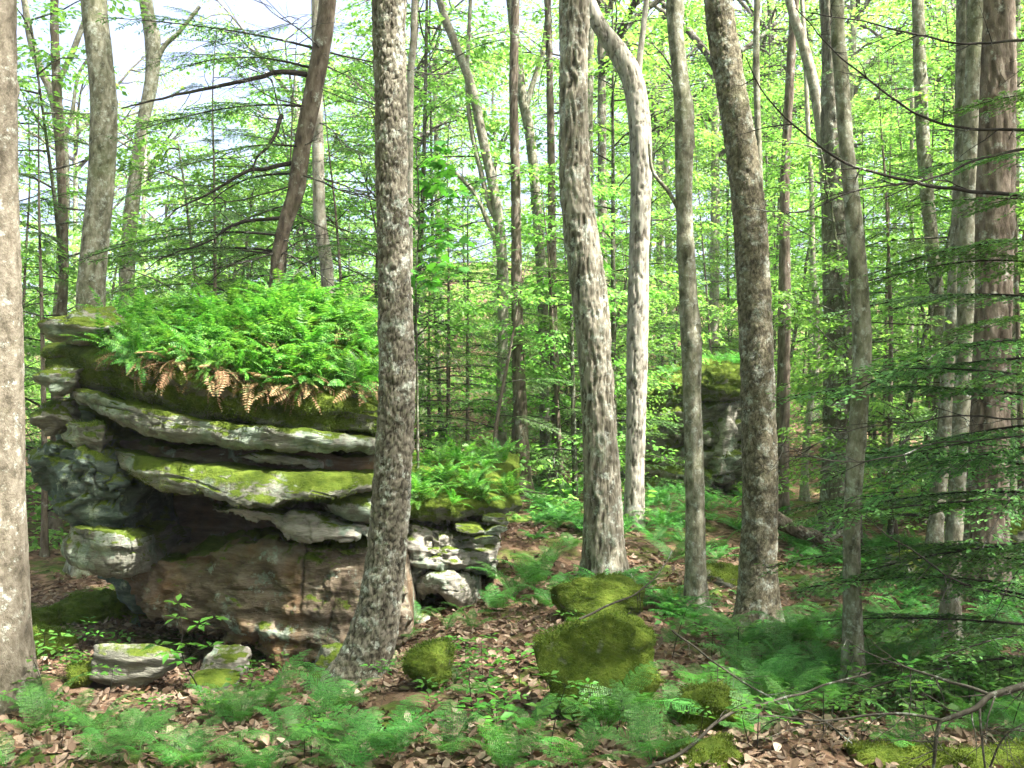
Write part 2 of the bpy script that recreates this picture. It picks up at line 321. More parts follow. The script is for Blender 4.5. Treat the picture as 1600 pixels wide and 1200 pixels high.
# ------------------------------------------------------------------ leaves and boughs
def diamonds(mb, B, D, Nn, Ln, Wd, mi=0, fold=.12, mid=.45):
    """leaf blades: base B, direction D, normal Nn, length Ln, width Wd -> 2 quads each folded on the midrib"""
    S = unit(np.cross(D, Nn)); n = len(B); Ln = np.broadcast_to(Ln, (n,))[:, None]; Wd = np.broadcast_to(Wd, (n,))[:, None]
    up = unit(np.cross(S, D))
    m_ = B+D*Ln*mid
    V = np.stack([B, m_+S*Wd*.5+up*Wd*fold, B+D*Ln-up*Ln*.08, m_-S*Wd*.5+up*Wd*fold], 1)
    i = np.arange(n)[:, None]*4
    mb.add(V.reshape(-1, 3), np.concatenate([i+[0, 1, 2], i+[0, 2, 3]], 0), mi)
MAPLE = np.array([(0, 0), (.28, .02), (.5, .22), (.34, .34), (.62, .62), (.3, .58), (.2, .72), (0, 1.0), (-.2, .72), (-.3, .58), (-.62, .62), (-.34, .34), (-.5, .22), (-.28, .02)])
def maples(mb, B, D, Nn, Ln, mi=0):
    S = unit(np.cross(D, Nn)); up = unit(np.cross(S, D)); n = len(B); Ln = np.broadcast_to(Ln, (n,))[:, None, None]
    x = MAPLE[:, 0][None, :, None]; y = MAPLE[:, 1][None, :, None]
    V = B[:, None]+Ln*(S[:, None]*x+D[:, None]*y-up[:, None]*(.25*np.abs(x)**1.5+.18*y*y))
    k = len(MAPLE); mb.add(V.reshape(-1, 3), (np.arange(n)[:, None]*k+np.arange(k)[None]), mi)
def sprays(mb, O, az, el, Ls, rng, nl=22, leaf=.085, mi=0, width=.34):
    """flat sprays of leaves: origins O, heading az, rise el, length Ls"""
    n = len(O); t = rng.uniform(.05, 1, (n, nl)); side = np.where(rng.random((n, nl)) < .5, -1, 1)
    A = np.stack([np.cos(az)*np.cos(el), np.sin(az)*np.cos(el), np.sin(el)], -1)
    Sd = np.stack([-np.sin(az), np.cos(az), np.zeros(n)], -1)
    off = side*rng.random((n, nl))*width*np.sin(np.pi*np.clip(t*.85+.12, 0, 1))
    B = O[:, None]+A[:, None]*(t*Ls[:, None])[..., None]+Sd[:, None]*(off*Ls[:, None]*1.4)[..., None]
    B[..., 2] += -.12*(t**2)*Ls[:, None]+rng.normal(0, .03, (n, nl))
    a2 = az[:, None]+side*rng.uniform(.3, 1.2, (n, nl)); e2 = rng.normal(-.25, .3, (n, nl))
    D = np.stack([np.cos(a2)*np.cos(e2), np.sin(a2)*np.cos(e2), np.sin(e2)], -1).reshape(-1, 3)
    Nn = unit(np.array([0, 0, 1.])+rng.normal(0, .38, (n*nl, 3)))
    Ln = leaf*rng.uniform(.65, 1.25, n*nl)
    diamonds(mb, B.reshape(-1, 3), D, Nn, Ln, Ln*rng.uniform(.5, .64, n*nl), mi)
def limb_path(o, az, el0, L, rng, n=7, lift=.0, wob=.12):
    pts = [np.array(o, float)]; e = el0; a = az
    for k in range(n-1):
        a += rng.normal(0, wob); e += lift+rng.normal(0, wob*.7)
        pts.append(pts[-1]+L/(n-1)*np.array([math.cos(a)*math.cos(e), math.sin(a)*math.cos(e), math.sin(e)]))
    return np.array(pts)
def canopy_mesh(name, seed, leafmat, Rr=3.6, nl=7, nsub=7, nsp=6, leaf=.10, wood='twig', nlf=24):
    rng = np.random.default_rng(seed); mb = MB(); O = []; AZ = []
    for i in range(nl):
        az = i*2*np.pi/nl+rng.normal(0, .35); el = rng.uniform(.35, 1.15)
        p = limb_path((0, 0, rng.uniform(-1.2, .6)), az, el, rng.uniform(.75, 1.25)*Rr, rng, 8, -.06, .16)
        tube(mb, p, np.linspace(.075, .018, len(p)), 6, 0)
        for j in range(nsub):
            k = rng.integers(2, 8); a2 = az+rng.uniform(-1.3, 1.3)
            q = limb_path(p[k], a2, rng.uniform(-.1, .6), rng.uniform(.3, .6)*Rr, rng, 6, -.05, .2)
            tube(mb, q, np.linspace(.026, .007, len(q)), 4, 0)
            for s in range(nsp):
                kk = rng.uniform(1, 5); b = q[int(kk)]+(q[min(int(kk)+1, 5)]-q[int(kk)])*(kk % 1)
                O.append(b+rng.normal(0, .12, 3)); AZ.append(a2+rng.uniform(-1.2, 1.2))
    O = np.array(O); AZ = np.array(AZ)
    sprays(mb, O, AZ, rng.normal(.0, .18, len(O)), rng.uniform(.5, 1.0, len(O)), rng, nlf, leaf, 1)
    return mb.mesh(name, [M[wood], M[leafmat]])
def understory_mesh(name, seed, leafmat, H=7., h0=.9, nb=24, nsp=9, leaf=.085, spread=1.0, nl=22):
    rng = np.random.default_rng(seed); mb = MB(); O = []; AZ = []
    tp = limb_path((0, 0, 0), rng.uniform(0, 6), 1.45, H, rng, 10, 0, .05)
    tp[:, :2] -= tp[0, :2]
    for i in range(nb):
        f = (i+.5)/nb; h = h0+(H-h0)*f
        c = np.array([np.interp(h, tp[:, 2], tp[:, k]) for k in range(3)])
        az = i*2.4+rng.normal(0, .4); Lb = spread*(2.1-1.4*abs(f-.35)**1.2)*rng.uniform(.6, 1.15)
        q = limb_path(c, az, rng.uniform(.1, .6), Lb, rng, 7, -.07, .13)
        tube(mb, q, np.linspace(.014, .003, 7), 4, 0)
        for s in range(nsp):
            kk = rng.uniform(.8, 6); k0 = min(int(kk), 5); b = q[k0]+(q[k0+1]-q[k0])*(kk-k0)
            O.append(b); AZ.append(az+rng.choice([-1, 1])*rng.uniform(.2, 1.2))
    O = np.array(O); AZ = np.array(AZ)
    sprays(mb, O, AZ, rng.normal(.02, .14, len(O)), rng.uniform(.35, .75, len(O)), rng, nl, leaf, 1)
    t = MB(); tpp = spline(tp, 30); tube(t, tpp, np.linspace(.045, .008, 30), 8)
    return mb.mesh(name, [M['twig'], M[leafmat]]), tpp
def hemlock_bough(name, seed, L=2.0, droop=.25, step=.055, mat='hemlock', wood='twigdark', bare=.2, w3=.016):
    rng = np.random.default_rng(seed); mb = MB(); n = 16
    t = np.linspace(0, 1, n); x = L*t; y = .12*L*np.sin(t*2.2+rng.uniform(0, 6))*t; z = .12*L*t-droop*L*t**2
    ax = np.stack([x, y, z], 1); ax[:, 1] -= ax[0, 1]
    tube(mb, ax, np.linspace(.013, .003, n), 5, 0)
    B = []; D = []; W = []; LL = []
    k = 0; s = bare
    while s < 1:
        c = np.array([np.interp(s, t, ax[:, q]) for q in range(3)])
        sd = 1 if k % 2 else -1; k += 1
        l2 = L*.34*(1-s)**.7*rng.uniform(.5, 1.1)*min(1, (s-bare)*6+.35)+.05
        a = sd*rng.uniform(.75, 1.1); m = max(int(l2/.028), 2)
        uu = np.linspace(0, 1, m+1)[1:]
        ang = a*(1-.25*uu)
        px = c[0]+np.cumsum(np.cos(ang))*l2/m; py = c[1]+np.cumsum(np.sin(ang))*l2/m
        pz = c[2]-.22*l2*uu**2+rng.normal(0, .02)*uu
        q = np.stack([px, py, pz], 1)
        tube(mb, np.vstack([c, q[::max(m//4, 1)]]), .0022, 3, 0)
        for i in range(m):
            for s3 in (-1, 1):
                if rng.random() < .12: continue
                l3 = rng.uniform(.5, 1.1)*(.035+.30*l2*(1-uu[i])*.55)
                d = ang[i]+s3*rng.uniform(.6, .95)
                B.append(q[i]); D.append((math.cos(d), math.sin(d), rng.normal(-.18, .12))); LL.append(l3); W.append(w3*rng.uniform(.8, 1.3))
        B.append(q[-1]); D.append((math.cos(ang[-1]), math.sin(ang[-1]), -.2)); LL.append(.05); W.append(w3)
        s += step/L*rng.uniform(.7, 1.3)
    B = np.array(B); D = unit(np.array(D)); LL = np.array(LL); W = np.array(W)
    # long side shoots are split into successive short blades so that the spray stays feathery
    reps = np.maximum(1, np.ceil(LL/.038)).astype(int); idx = np.repeat(np.arange(len(B)), reps)
    kk = np.concatenate([np.arange(r) for r in reps]); f = kk/reps[idx]
    Bb = B[idx]+D[idx]*(LL[idx]*f)[:, None]
    jit = unit(D[idx]+rng.normal(0, .28, (len(idx), 3))*np.array([1, 1, .5]))
    diamonds(mb, Bb, jit, unit(np.array([0, 0, 1.])+rng.normal(0, .25, (len(idx), 3))), np.maximum(LL[idx]/reps[idx], .03)*1.25, W[idx], 1, .05, .5)
    return mb.mesh(name, [M[wood], M[mat]])
def bare_bough(name, seed, L=1.8, depth=3, wood='twig', r=.012):
    rng = np.random.default_rng(seed); mb = MB()
    def rec(o, az, el, L, r, dep):
        p = limb_path(o, az, el, L, rng, 9, -.015, .13); tube(mb, p, np.linspace(r, r*.3, 9), 5 if dep > 1 else 3, 0)
        if dep > 1:
            for k in range(int(4+L*2)):
                j = rng.integers(2, 9); rec(p[j], az+rng.choice([-1, 1])*rng.uniform(.4, 1.0), el+rng.normal(-.1, .3), L*rng.uniform(.25, .5), r*.45, dep-1)
    rec((0, 0, 0), 0, .05, L, r, depth)
    return mb.mesh(name, [M[wood]])

# ------------------------------------------------------------------ tree trunks
def trunk_mesh(name, pts, rad, mat, kind, seg, step, seed, base=None, off=(0, 0, 0), flare=.5):
    L = np.linalg.norm(np.diff(pts, axis=0), axis=1).sum(); n = max(int(L/step), 6)
    c = spline(np.column_stack([pts, rad]), n); ctr = c[:, :3]; r = np.maximum(c[:, 3], .004)
    T, N, B = frames(ctr); a = np.linspace(0, 2*np.pi, seg, endpoint=False)
    dirs = np.cos(a)[None, :, None]*N[:, None]+np.sin(a)[None, :, None]*B[:, None]
    s = np.arange(n)*L/n
    V0 = ctr[:, None]+r[:, None, None]*dirs; Q = V0.reshape(-1, 3)+seed*3.7
    if base is not None:
        h = np.clip(ctr[:, 2]-base, -.3, None)
        lob = 1+.35*np.cos(a[None]*3+seed)+.25*np.cos(a[None]*5+2*seed)
        fl = flare*np.exp(-np.clip(h, -.05, None)/.22)[:, None]*lob
    else: fl = 0
    low = (.07*perlin(Q*np.array([2.2, 2.2, 1.1]))).reshape(n, seg)
    if kind == 'plate':
        q = Q+.015*np.stack([perlin(Q*14), perlin(Q*14+9), perlin(Q*14+31)], 1)
        q = q*np.array([34, 34, 13.]); q[:, :2] += .6*np.stack([perlin(Q*7+3), perlin(Q*7+50)], 1)
        f1, f2, cid = worley(q)
        hh = np.clip(sstep(.0, .20, f2-f1)*(.62+.35*cid)+.28*fbm(Q*np.array([60, 60, 22.]), 2), 0, 1); d = .016*hh+.007*fbm(Q*12, 3)
    elif kind == 'ridge':
        q = Q*np.array([20, 20, 2.6]); q[:, :2] += .9*np.stack([perlin(Q*4), perlin(Q*4+7)], 1)
        rr = 1-np.abs(perlin(q))*1.6; rr2 = 1-np.abs(perlin(q*1.9+4))*1.6
        hh = np.clip(.65*rr+.35*rr2, 0, 1)**1.25; d = .032*hh+.005*fbm(Q*22, 2)
    elif kind == 'warty':
        f1, f2, cid = worley(Q*np.array([30, 30, 24.]))
        hh = np.clip(sstep(.0, .35, f2-f1)*(.35+.4*cid)+.4*fbm(Q*14, 3), 0, 1); d = .012*hh+.006*fbm(Q*6, 3)
    elif kind == 'peel':
        q = Q*np.array([16, 16, 2.]); f1, f2, cid = worley(q); hh = sstep(.0, .10, f2-f1)*(.65+.35*cid); d = .02*hh+.006*fbm(Q*9, 2)
    else:
        hh = np.clip(.5+.5*fbm(Q*np.array([16, 16, 9.]), 4), 0, 1); kn = np.clip(perlin(Q*np.array([4, 4, 2.5])+60)-.42, 0, 1); d = .008*hh+.10*kn-.004
    k = np.clip(r/.13, .15, 1.0)[:, None]
    V = ctr[:, None]+dirs*(r[:, None]*(1+low+fl)+d.reshape(n, seg)*k-.007*k)[..., None]
    mb = MB(); mb.add(V.reshape(-1, 3), grid_faces(n, seg, True), 0, hh)
    top = V[-1].mean(0); mb.add(np.vstack([V[-1], top]), np.stack([np.arange(seg), (np.arange(seg)+1) % seg, np.full(seg, seg)], 1), 0)
    mb.add(np.vstack([V[0], V[0].mean(0)]), np.stack([(np.arange(seg)+1) % seg, np.arange(seg), np.full(seg, seg)], 1), 0)
    return mb.mesh(name, [mat], True, True, off)
CANT = [canopy_mesh('thin_crown', 40+i, 'beech', leaf=.10, nlf=15) for i in range(4)]
CAN = [canopy_mesh('canopy_crown', 50+i, 'beech', leaf=.105) for i in range(4)]
M['hemtip'] = leaf_mat('hemlock_spray', [(.04, .12, .03), (.07, .18, .045), (.13, .28, .07)], (1.6, 1.6, 1.0), .4)
HEMN = [hemlock_bough('near_bough', 70+i, 1.9, [.18, .28, .35, .22][i], .042, 'hemtip', w3=.021) for i in range(4)]
HEM = [hemlock_bough('hemlock_bough', 80+i, 1.9, [.2, .3, .42, .25, .35][i]) for i in range(5)]
BARE = [bare_bough('dead_bough', 90+i) for i in range(4)]
def tree(name, label, line, d, mat, kind='smooth', seg=20, step=.06, H=12., crown=True, group=None, seed=1, limbs=(), base_py=None, crown_scale=1., flare=.5, cat='tree', dtop=None):
    """line: (px, py, width px) from the top of the picture down"""
    rng = np.random.default_rng(seed)
    line = sorted(line, key=lambda q: -q[1])       # bottom first
    pts = [P(x, y, d) for x, y, _ in line]; rad = [wd/2/F*d for *_, wd in line]
    if dtop is not None:                            # trunk that leans along the line of sight
        y0, y1 = line[0][1], line[-1][1]
        for i, (x, y, wd) in enumerate(line):
            dd = d+(dtop-d)*(y0-y)/(y0-y1); pts[i] = P(x, y, dd); rad[i] = wd/2/F*dd
    # down to the ground
    b = pts[0]; g = zg1(b[0], b[1])
    if b[2]-g > .12:
        s = pts[0]-pts[1]; s = s/abs(s[2]); n2 = b+np.array([s[0]*.3, s[1]*.3, -1])*(b[2]-g)*.5
        e = np.array([n2[0]+s[0]*.1*(b[2]-g), n2[1], g]); pts = [e, n2]+pts if b[2]-g > .8 else [e]+pts
        rad = [rad[0]*1.05]*(len(pts)-len(rad))+rad
    base = np.array([pts[0][0], pts[0][1], zg1(pts[0][0], pts[0][1])])
    s = unit(pts[0]-pts[1]); pts = [np.array([pts[0][0]+s[0]*.3, pts[0][1], base[2]-.35])]+pts; rad = [rad[0]*1.03]+rad
    if pts[1][2] <= pts[0][2]+.05: pts.pop(1); rad.pop(1)
    # up beyond the frame
    s = unit(pts[-1]-pts[-2]); top = pts[-1]; r = rad[-1]
    z = top[2]; k = 0
    H = H*1.75 if crown else H
    while z < H:
        s = unit(s*np.array([.75, .75, 1])+np.array([rng.normal(0, .04), rng.normal(0, .04), .25]))
        top = top+s*1.5; pts.append(top); r *= .93; rad.append(r); z = top[2]
    t = thing(name, label, cat, base, 0, group)
    link('trunk', trunk_mesh('trunk', np.array(pts), np.array(rad), M[mat], kind, seg, step, seed, base[2], base, flare), t)
    for lm in limbs:                                # (px, py, width) lists, drawn from the trunk outwards
        dd = lm[0] if np.isscalar(lm[0]) else d; q = lm[1:] if np.isscalar(lm[0]) else lm
        link('limb', trunk_mesh('limb', np.array([P(x, y, d+(dd-d)*i/max(len(q)-1, 1)) for i, (x, y, _) in enumerate(q)]), np.array([wd/2/F*d for *_, wd in q]), M[mat], 'smooth', 12, .06, seed+5, None, base), t)
    if crown:
        link('crown', CANT[seed % 4], t, tuple(np.array(pts[-1])-base), (0, 0, rng.uniform(0, 6.28)), crown_scale*rng.uniform(.85, 1.15))
    return t, base
SHOW = []
tree('maple_tree', 'thick scaly grey maple trunk standing before the fern topped boulder', [(608, 0, 50), (611, 150, 50), (613, 300, 48), (617, 450, 52), (620, 600, 56), (613, 740, 58), (605, 850, 60), (592, 950, 64), (572, 1030, 70), (562, 1065, 80)], 7.6, 'bk_plate', 'plate', 88, .014, seed=3, H=9, flare=.34)
tree('cherry_tree', 'furrowed grey trunk with vertical bark ridges, bending, on the mossy mound', [(897, 0, 42), (896, 90, 40), (897, 170, 40), (900, 300, 46), (917, 430, 52), (930, 560, 48), (937, 680, 50), (942, 800, 54), (945, 905, 62)], 10.6, 'bk_ridge', 'ridge', 80, .018, seed=5, H=10, flare=.36)
tree('birch_tree', 'rough warty trunk with a pale torn bark patch among the ferns', [(1122, -5, 44), (1138, 110, 48), (1158, 230, 50), (1170, 330, 50), (1178, 450, 52), (1184, 620, 54), (1187, 780, 56), (1184, 900, 58), (1182, 980, 66)], 9.0, 'bk_warty', 'warty', 80, .017, seed=7, H=9.5, flare=.36)
tree('beech_tree', 'smooth pale tan trunk rooted in dry leaves beside the boulder hollow', [(-14, 0, 76), (-12, 250, 76), (-8, 500, 78), (-2, 750, 82), (2, 950, 88), (4, 1080, 96)], 7.2, 'bk_tan', 'smooth', 64, .025, seed=11, H=9, flare=.25)
tree('maple_tree', 'slim smooth trunk between the ridged and the warty trunks', [(1054, 0, 26), (1064, 130, 27), (1069, 180, 32), (1069, 320, 27), (1076, 480, 30), (1082, 640, 30), (1086, 800, 31), (1086, 950, 34)], 9.6, 'bk_green', 'smooth', 36, .035, seed=13, H=9.5, flare=.4,
     limbs=[[(1066, 338, 8), (1045, 300, 7), (1020, 268, 6), (1014, 225, 4)]])
tree('beech_tree', 'slender smooth greenish trunk rising from the fern hollow before the dark double trunk', [(1308, 0, 22), (1314, 110, 24), (1322, 220, 24), (1334, 340, 27), (1344, 470, 29), (1347, 570, 30), (1338, 700, 28), (1331, 830, 27), (1332, 970, 30), (1334, 1090, 36)], 7.3, 'bk_green', 'smooth', 36, .035, seed=17, H=8, flare=.4)
tree('hickory_tree', 'trunk with peeling grey bark that bends sharply towards the ridged trunk', [(918, -5, 20), (940, 45, 24), (968, 85, 30), (988, 125, 32), (999, 190, 34), (1001, 300, 30), (998, 420, 30), (996, 540, 31), (993, 700, 28), (990, 880, 28)], 14, 'bk_peel', 'peel', 48, .025, seed=19, H=12, flare=.15, limbs=[[(996, 118, 12), (1002, 70, 10), (1010, 0, 9), (1014, -60, 8)]])
tree('maple_tree', 'grey trunk straight behind the mossy end of the fern topped boulder', [(146, 0, 40), (156, 90, 42), (162, 170, 42), (158, 280, 42), (150, 370, 42), (143, 460, 44)], 13, 'bk_green', 'smooth', 36, .05, seed=23, H=12)
tree('hemlock_tree', 'leaning brown hemlock trunk with dead twigs behind the boulder', [(512, 0, 28), (503, 70, 30), (488, 150, 30), (472, 230, 28), (462, 300, 28), (446, 350, 24), (432, 430, 22)], 12, 'bk_brown', 'smooth', 28, .05, seed=29, H=8, crown=False)
tree('birch_tree', 'pale straight trunk hung with white dead twigs behind the boulder ferns', [(496, 120, 15), (497, 230, 17), (500, 340, 18), (512, 440, 20)], 14.5, 'bk_pale', 'peel', 24, .06, seed=31, H=11)
tree('ash_tree', 'forked grey tree against the open sky with wide spreading arms', [(75, 130, 14), (88, 165, 20), (97, 240, 20), (100, 330, 17), (95, 420, 16), (90, 500, 16)], 19, 'bk_green', 'smooth', 20, .08, seed=37, H=6.5, crown=False,
     limbs=[[(80, 140, 13), (62, 105, 13), (48, 60, 12), (38, 0, 10)], [(84, 145, 12), (100, 110, 9), (118, 70, 9), (140, 10, 8)], [(100, 220, 7), (112, 180, 6), (122, 120, 5), (138, 90, 4)]])
tree('maple_tree', 'crooked grey trunk with a forked bough beyond the boulder', [(228, 0, 22), (238, 70, 24), (236, 130, 22), (222, 200, 20), (210, 290, 22), (200, 400, 24)], 19, 'bk_green', 'smooth', 20, .08, seed=41, H=13, limbs=[[(238, 120, 8), (255, 75, 8), (280, 50, 7), (312, 10, 6)]])
tree('maple_sapling', 'thin pole trunk close behind the thick scaly trunk', [(648, 0, 11), (646, 60, 11), (641, 140, 12), (640, 350, 11), (640, 600, 12)], 12.5, 'bk_pale', 'smooth', 16, .08, seed=43, H=11, crown_scale=.7)
tree('beech_tree', 'curving tree with a sunlit white patch halfway up its trunk', [(690, 10, 13), (712, 70, 14), (738, 140, 15), (757, 230, 16), (772, 300, 17), (783, 380, 18), (786, 480, 18), (784, 600, 15), (786, 750, 15)], 17, 'bk_pale', 'smooth', 20, .07, seed=47, H=12,
     limbs=[[(777, 345, 9), (764, 320, 8), (752, 270, 8), (738, 210, 8), (730, 130, 7), (735, 0, 6)], [(784, 400, 8), (765, 355, 8), (740, 300, 7), (690, 250, 6)]])
tree('ash_tree', 'straight grey tree forked in a V before the bright gap of sky', [(798, 0, 15), (806, 70, 15), (816, 150, 17), (828, 210, 17), (836, 290, 16), (843, 380, 17), (848, 470, 18), (850, 600, 17), (852, 760, 18)], 19, 'bk_green', 'smooth', 20, .07, seed=53, H=13,
     limbs=[[(822, 165, 11), (836, 120, 9), (850, 70, 9), (858, 0, 8)]])
tree('oak_tree', 'broad dark double trunk on the slope behind the slender greenish trunk', [(1298, 60, 26), (1302, 200, 34), (1306, 350, 40), (1310, 500, 44), (1310, 650, 44), (1307, 825, 48)], 15, 'bk_plate', 'ridge', 40, .035, seed=59, H=12)
tree('beech_tree', 'arched trunk swinging up from the dark double trunk', [(1232, -5, 15), (1255, 70, 17), (1275, 150, 18), (1287, 250, 18), (1296, 400, 18), (1298, 600, 18), (1296, 800, 20)], 16.5, 'bk_pale', 'smooth', 22, .06, seed=61, H=11)
tree('maple_tree', 'narrow grey trunk rising past the bare hemlock boughs', [(1434, 0, 19), (1438, 130, 21), (1445, 260, 22), (1456, 380, 22), (1466, 480, 20), (1468, 600, 20), (1462, 800, 22)], 13.5, 'bk_green', 'smooth', 24, .06, seed=67, H=11)
tree('beech_tree', 'pale leaning trunk that slants down across the dark hemlocks', [(1508, 0, 28), (1506, 150, 28), (1502, 300, 26), (1492, 450, 24), (1484, 560, 26), (1474, 700, 24), (1462, 830, 24), (1456, 930, 28)], 11.5, 'bk_green', 'smooth', 30, .045, seed=71, H=11)
tree('hemlock_tree', 'massive reddish hemlock trunk hung with bare dark boughs', [(1548, 0, 66), (1547, 250, 66), (1542, 500, 66), (1537, 800, 66), (1533, 960, 72)], 10.5, 'bk_brown', 'ridge', 72, .025, seed=73, H=11)
tree('maple_tree', 'mossy trunk standing beside the grey rock in the ferns', [(1512, 300, 24), (1508, 500, 26), (1500, 680, 27), (1490, 850, 28), (1482, 1030, 34)], 8.6, 'bk_green', 'smooth', 30, .045, seed=79, H=9.5)
tree('beech_sapling', 'thin bowed trunk above the brown leaf slope', [(1268, 300, 8), (1270, 410, 10), (1276, 500, 11), (1274, 580, 11), (1264, 650, 11), (1258, 720, 12)], 20, 'bk_pale', 'smooth', 14, .1, seed=83, H=8, crown_scale=.6)
tree('hemlock_tree', 'dark paired hemlock trunk in the shade before the far slope', [(806, 300, 15), (808, 480, 18), (812, 620, 20), (820, 770, 22)], 16, 'bk_brown', 'plate', 20, .08, seed=89, H=9, crown=False)
tree('hemlock_tree', 'dim hemlock trunk just right of the dark pair', [(862, 300, 12), (864, 480, 13), (868, 620, 14), (870, 770, 15)], 18, 'bk_brown', 'plate', 16, .08, seed=97, H=9, crown=False)
tree('birch_sapling', 'thin whitish stem in the dark hemlock thicket', [(1424, 380, 7), (1424, 460, 8), (1422, 540, 9), (1418, 640, 9)], 20, 'bk_pale', 'smooth', 12, .1, seed=101, H=7, crown=False)
tree('maple_tree', 'straight brown trunk on the slope left of the thin bowed stem', [(1226, 300, 14), (1226, 450, 17), (1224, 600, 19), (1220, 790, 20)], 17, 'bk_brown', 'ridge', 20, .08, seed=103, H=12)
tree('oak_tree', 'dim brown trunk in the thicket left of the straight grey trunk', [(100, 430, 13), (97, 300, 13), (92, 200, 13), (92, 530, 15)], 16, 'bk_brown', 'ridge', 16, .08, seed=107, H=9, crown=False)
tree('maple_tree', 'slim grey pole beside the sharply bent trunk', [(922, 100, 12), (921, 200, 12), (922, 400, 13), (923, 700, 14)], 18, 'bk_green', 'smooth', 14, .1, seed=109, H=12)
tree('beech_tree', 'thin dark pole right of the rough warty trunk', [(1183, 0, 10), (1182, 120, 11), (1186, 250, 11), (1190, 400, 12)], 13, 'bk_green', 'smooth', 14, .1, seed=113, H=10, crown_scale=.6)
tree('oak_tree', 'grey trunk at the far edge of the hemlock thicket', [(1588, 0, 14), (1586, 200, 15), (1582, 450, 16)], 15, 'bk_green', 'smooth', 16, .1, seed=127, H=11)

# ------------------------------------------------------------------ rocks
def poly_at(pl, u):
    pl = np.asarray(pl, float); x0, x1 = pl[0, 0], pl[-1, 0]; x = x0+(x1-x0)*u
    y = np.interp(x, pl[:, 0], pl[:, 1]); k = np.ones(5)/5
    y = np.convolve(np.pad(y, 2, mode='edge'), k, 'valid'); return x, y
def slab_mesh(name, tops, bots, dt, db, depth, mat, rise=.0, under=.0, bulge=.05, endr=.3, nu=130, nf=40, smooth=2, amp=.05, fr=2.2, strata=.012, sk=38., seed=0, off=(0, 0, 0), endp=6, ragged=.0, chip=.0, backdrop=0., vcrack=0., bed=.022):
    """a bedded slab: front face between two outlines, then the top and the underside running back into the rock"""
    u = np.linspace(0, 1, nu); tx, ty = poly_at(tops, u); bx, by = poly_at(bots, u)
    if ragged:
        q = np.stack([u*nu*.075, u*0+seed, u*0], 1); by = by+ragged*(1.5*fbm(q, 4, 2.3, .55)-1.0*np.abs(fbm(q*1.7+9, 3)))
        ty = ty+.35*ragged*fbm(q+40, 3)
    D0 = np.interp(u, np.linspace(0, 1, len(dt)), dt); D1 = np.interp(u, np.linspace(0, 1, len(db)), db)
    er = endr*np.abs(2*u-1)**endp
    v = np.linspace(0, 1, nf)[None, :]
    d = D0[:, None]*(1-v)+D1[:, None]*v+er[:, None]-bulge*(4*v*(1-v))
    px = tx[:, None]*(1-v)+bx[:, None]*v; py = ty[:, None]*(1-v)+by[:, None]*v
    front = np.stack([(px-800)/F*d, d, EYE-(py-600)/F*d], -1)
    nc = 22; wv = np.linspace(0, 1, nc+1)[1:]**1.4
    tp = front[:, :1]+np.stack([0*wv, depth*wv, 0*wv], -1)[None]
    ra = np.interp(u, np.linspace(0, 1, len(np.atleast_1d(rise))), np.atleast_1d(rise)) if np.size(rise) > 1 else np.full(nu, float(rise))
    tp = tp+0*front[:, :1]; tp[..., 2] += ra[:, None]*np.sin(wv*np.pi*.5)[None]-backdrop*wv[None]**3
    bt = front[:, -1:]+np.stack([0*wv, depth*wv, under*wv], -1)[None]
    G = np.concatenate([tp[:, ::-1], front, bt], 1); nv = G.shape[1]
    for _ in range(smooth):
        G[:, 1:-1] = .25*G[:, :-2]+.5*G[:, 1:-1]+.25*G[:, 2:]
    gu = np.gradient(G, axis=0); gv = np.gradient(G, axis=1); Nn = unit(np.cross(gv, gu))
    if Nn[nu//2, nc+nf//2, 1] > 0: Nn = -Nn
    Q = G.reshape(-1, 3)+seed*5.3
    dd = amp*fbm(Q*fr, 5, 2.1, .52)
    wz = (Q[:, 2]+.17*Q[:, 0]+.05*fbm(Q*1.6, 3))*sk/(2*np.pi)
    st = perlin(np.stack([Q[:, 0]*.7, Q[:, 1]*.7, wz], 1)); dd += strata*(np.clip(st*2.2, -1, 1))
    if chip:
        q = Q*np.array([2.0, 2.0, 3.0])+.55*np.stack([fbm(Q*2.3, 3), fbm(Q*2.3+8, 3), fbm(Q*2.3+21, 3)], 1)
        f1, f2, cid = worley(q); dd += chip*1.3*(cid-.5)-chip*.8*(1-sstep(0, .05, f2-f1))*sstep(-.1, .25, perlin(Q*1.7+3))
    bq = np.stack([Q[:, 0]*.55, Q[:, 1]*.55, (Q[:, 2]+.17*Q[:, 0])*7+.5*perlin(Q*1.9)], 1); br_ = np.abs(perlin(bq))
    dd -= bed*(1-sstep(.0, .06, br_))*sstep(-.3, .15, perlin(Q*1.1+4)); dd += bed*.7*np.clip(perlin(bq+30)*4, -1, 1)
    if vcrack:
        q = np.stack([Q[:, 0]*2.3+.35*perlin(Q*2.2), Q[:, 1]*.4, Q[:, 2]*.55], 1)
        dd -= vcrack*(1-sstep(0, .07, np.abs(perlin(q))))*sstep(-.25, .2, perlin(Q*1.3+11)); dd += vcrack*.9*np.clip(perlin(q*.7+5)*3, -.5, .5)
    V = G+Nn*dd.reshape(nu, nv)[..., None]
    mb = MB(); f = grid_faces(nu, nv, True); mb.add(V.reshape(-1, 3), f[:, ::-1], 0)
    for e in (0, nu-1):
        c = V[e].mean(0); ii = np.arange(nv); tri = np.stack([ii, (ii+1) % nv, np.full(nv, nv)], 1)
        mb.add(np.vstack([V[e], c]), tri if e == 0 else tri[:, ::-1], 0)
    me = mb.mesh(name, [mat], True, False, off)
    return me, V, nc
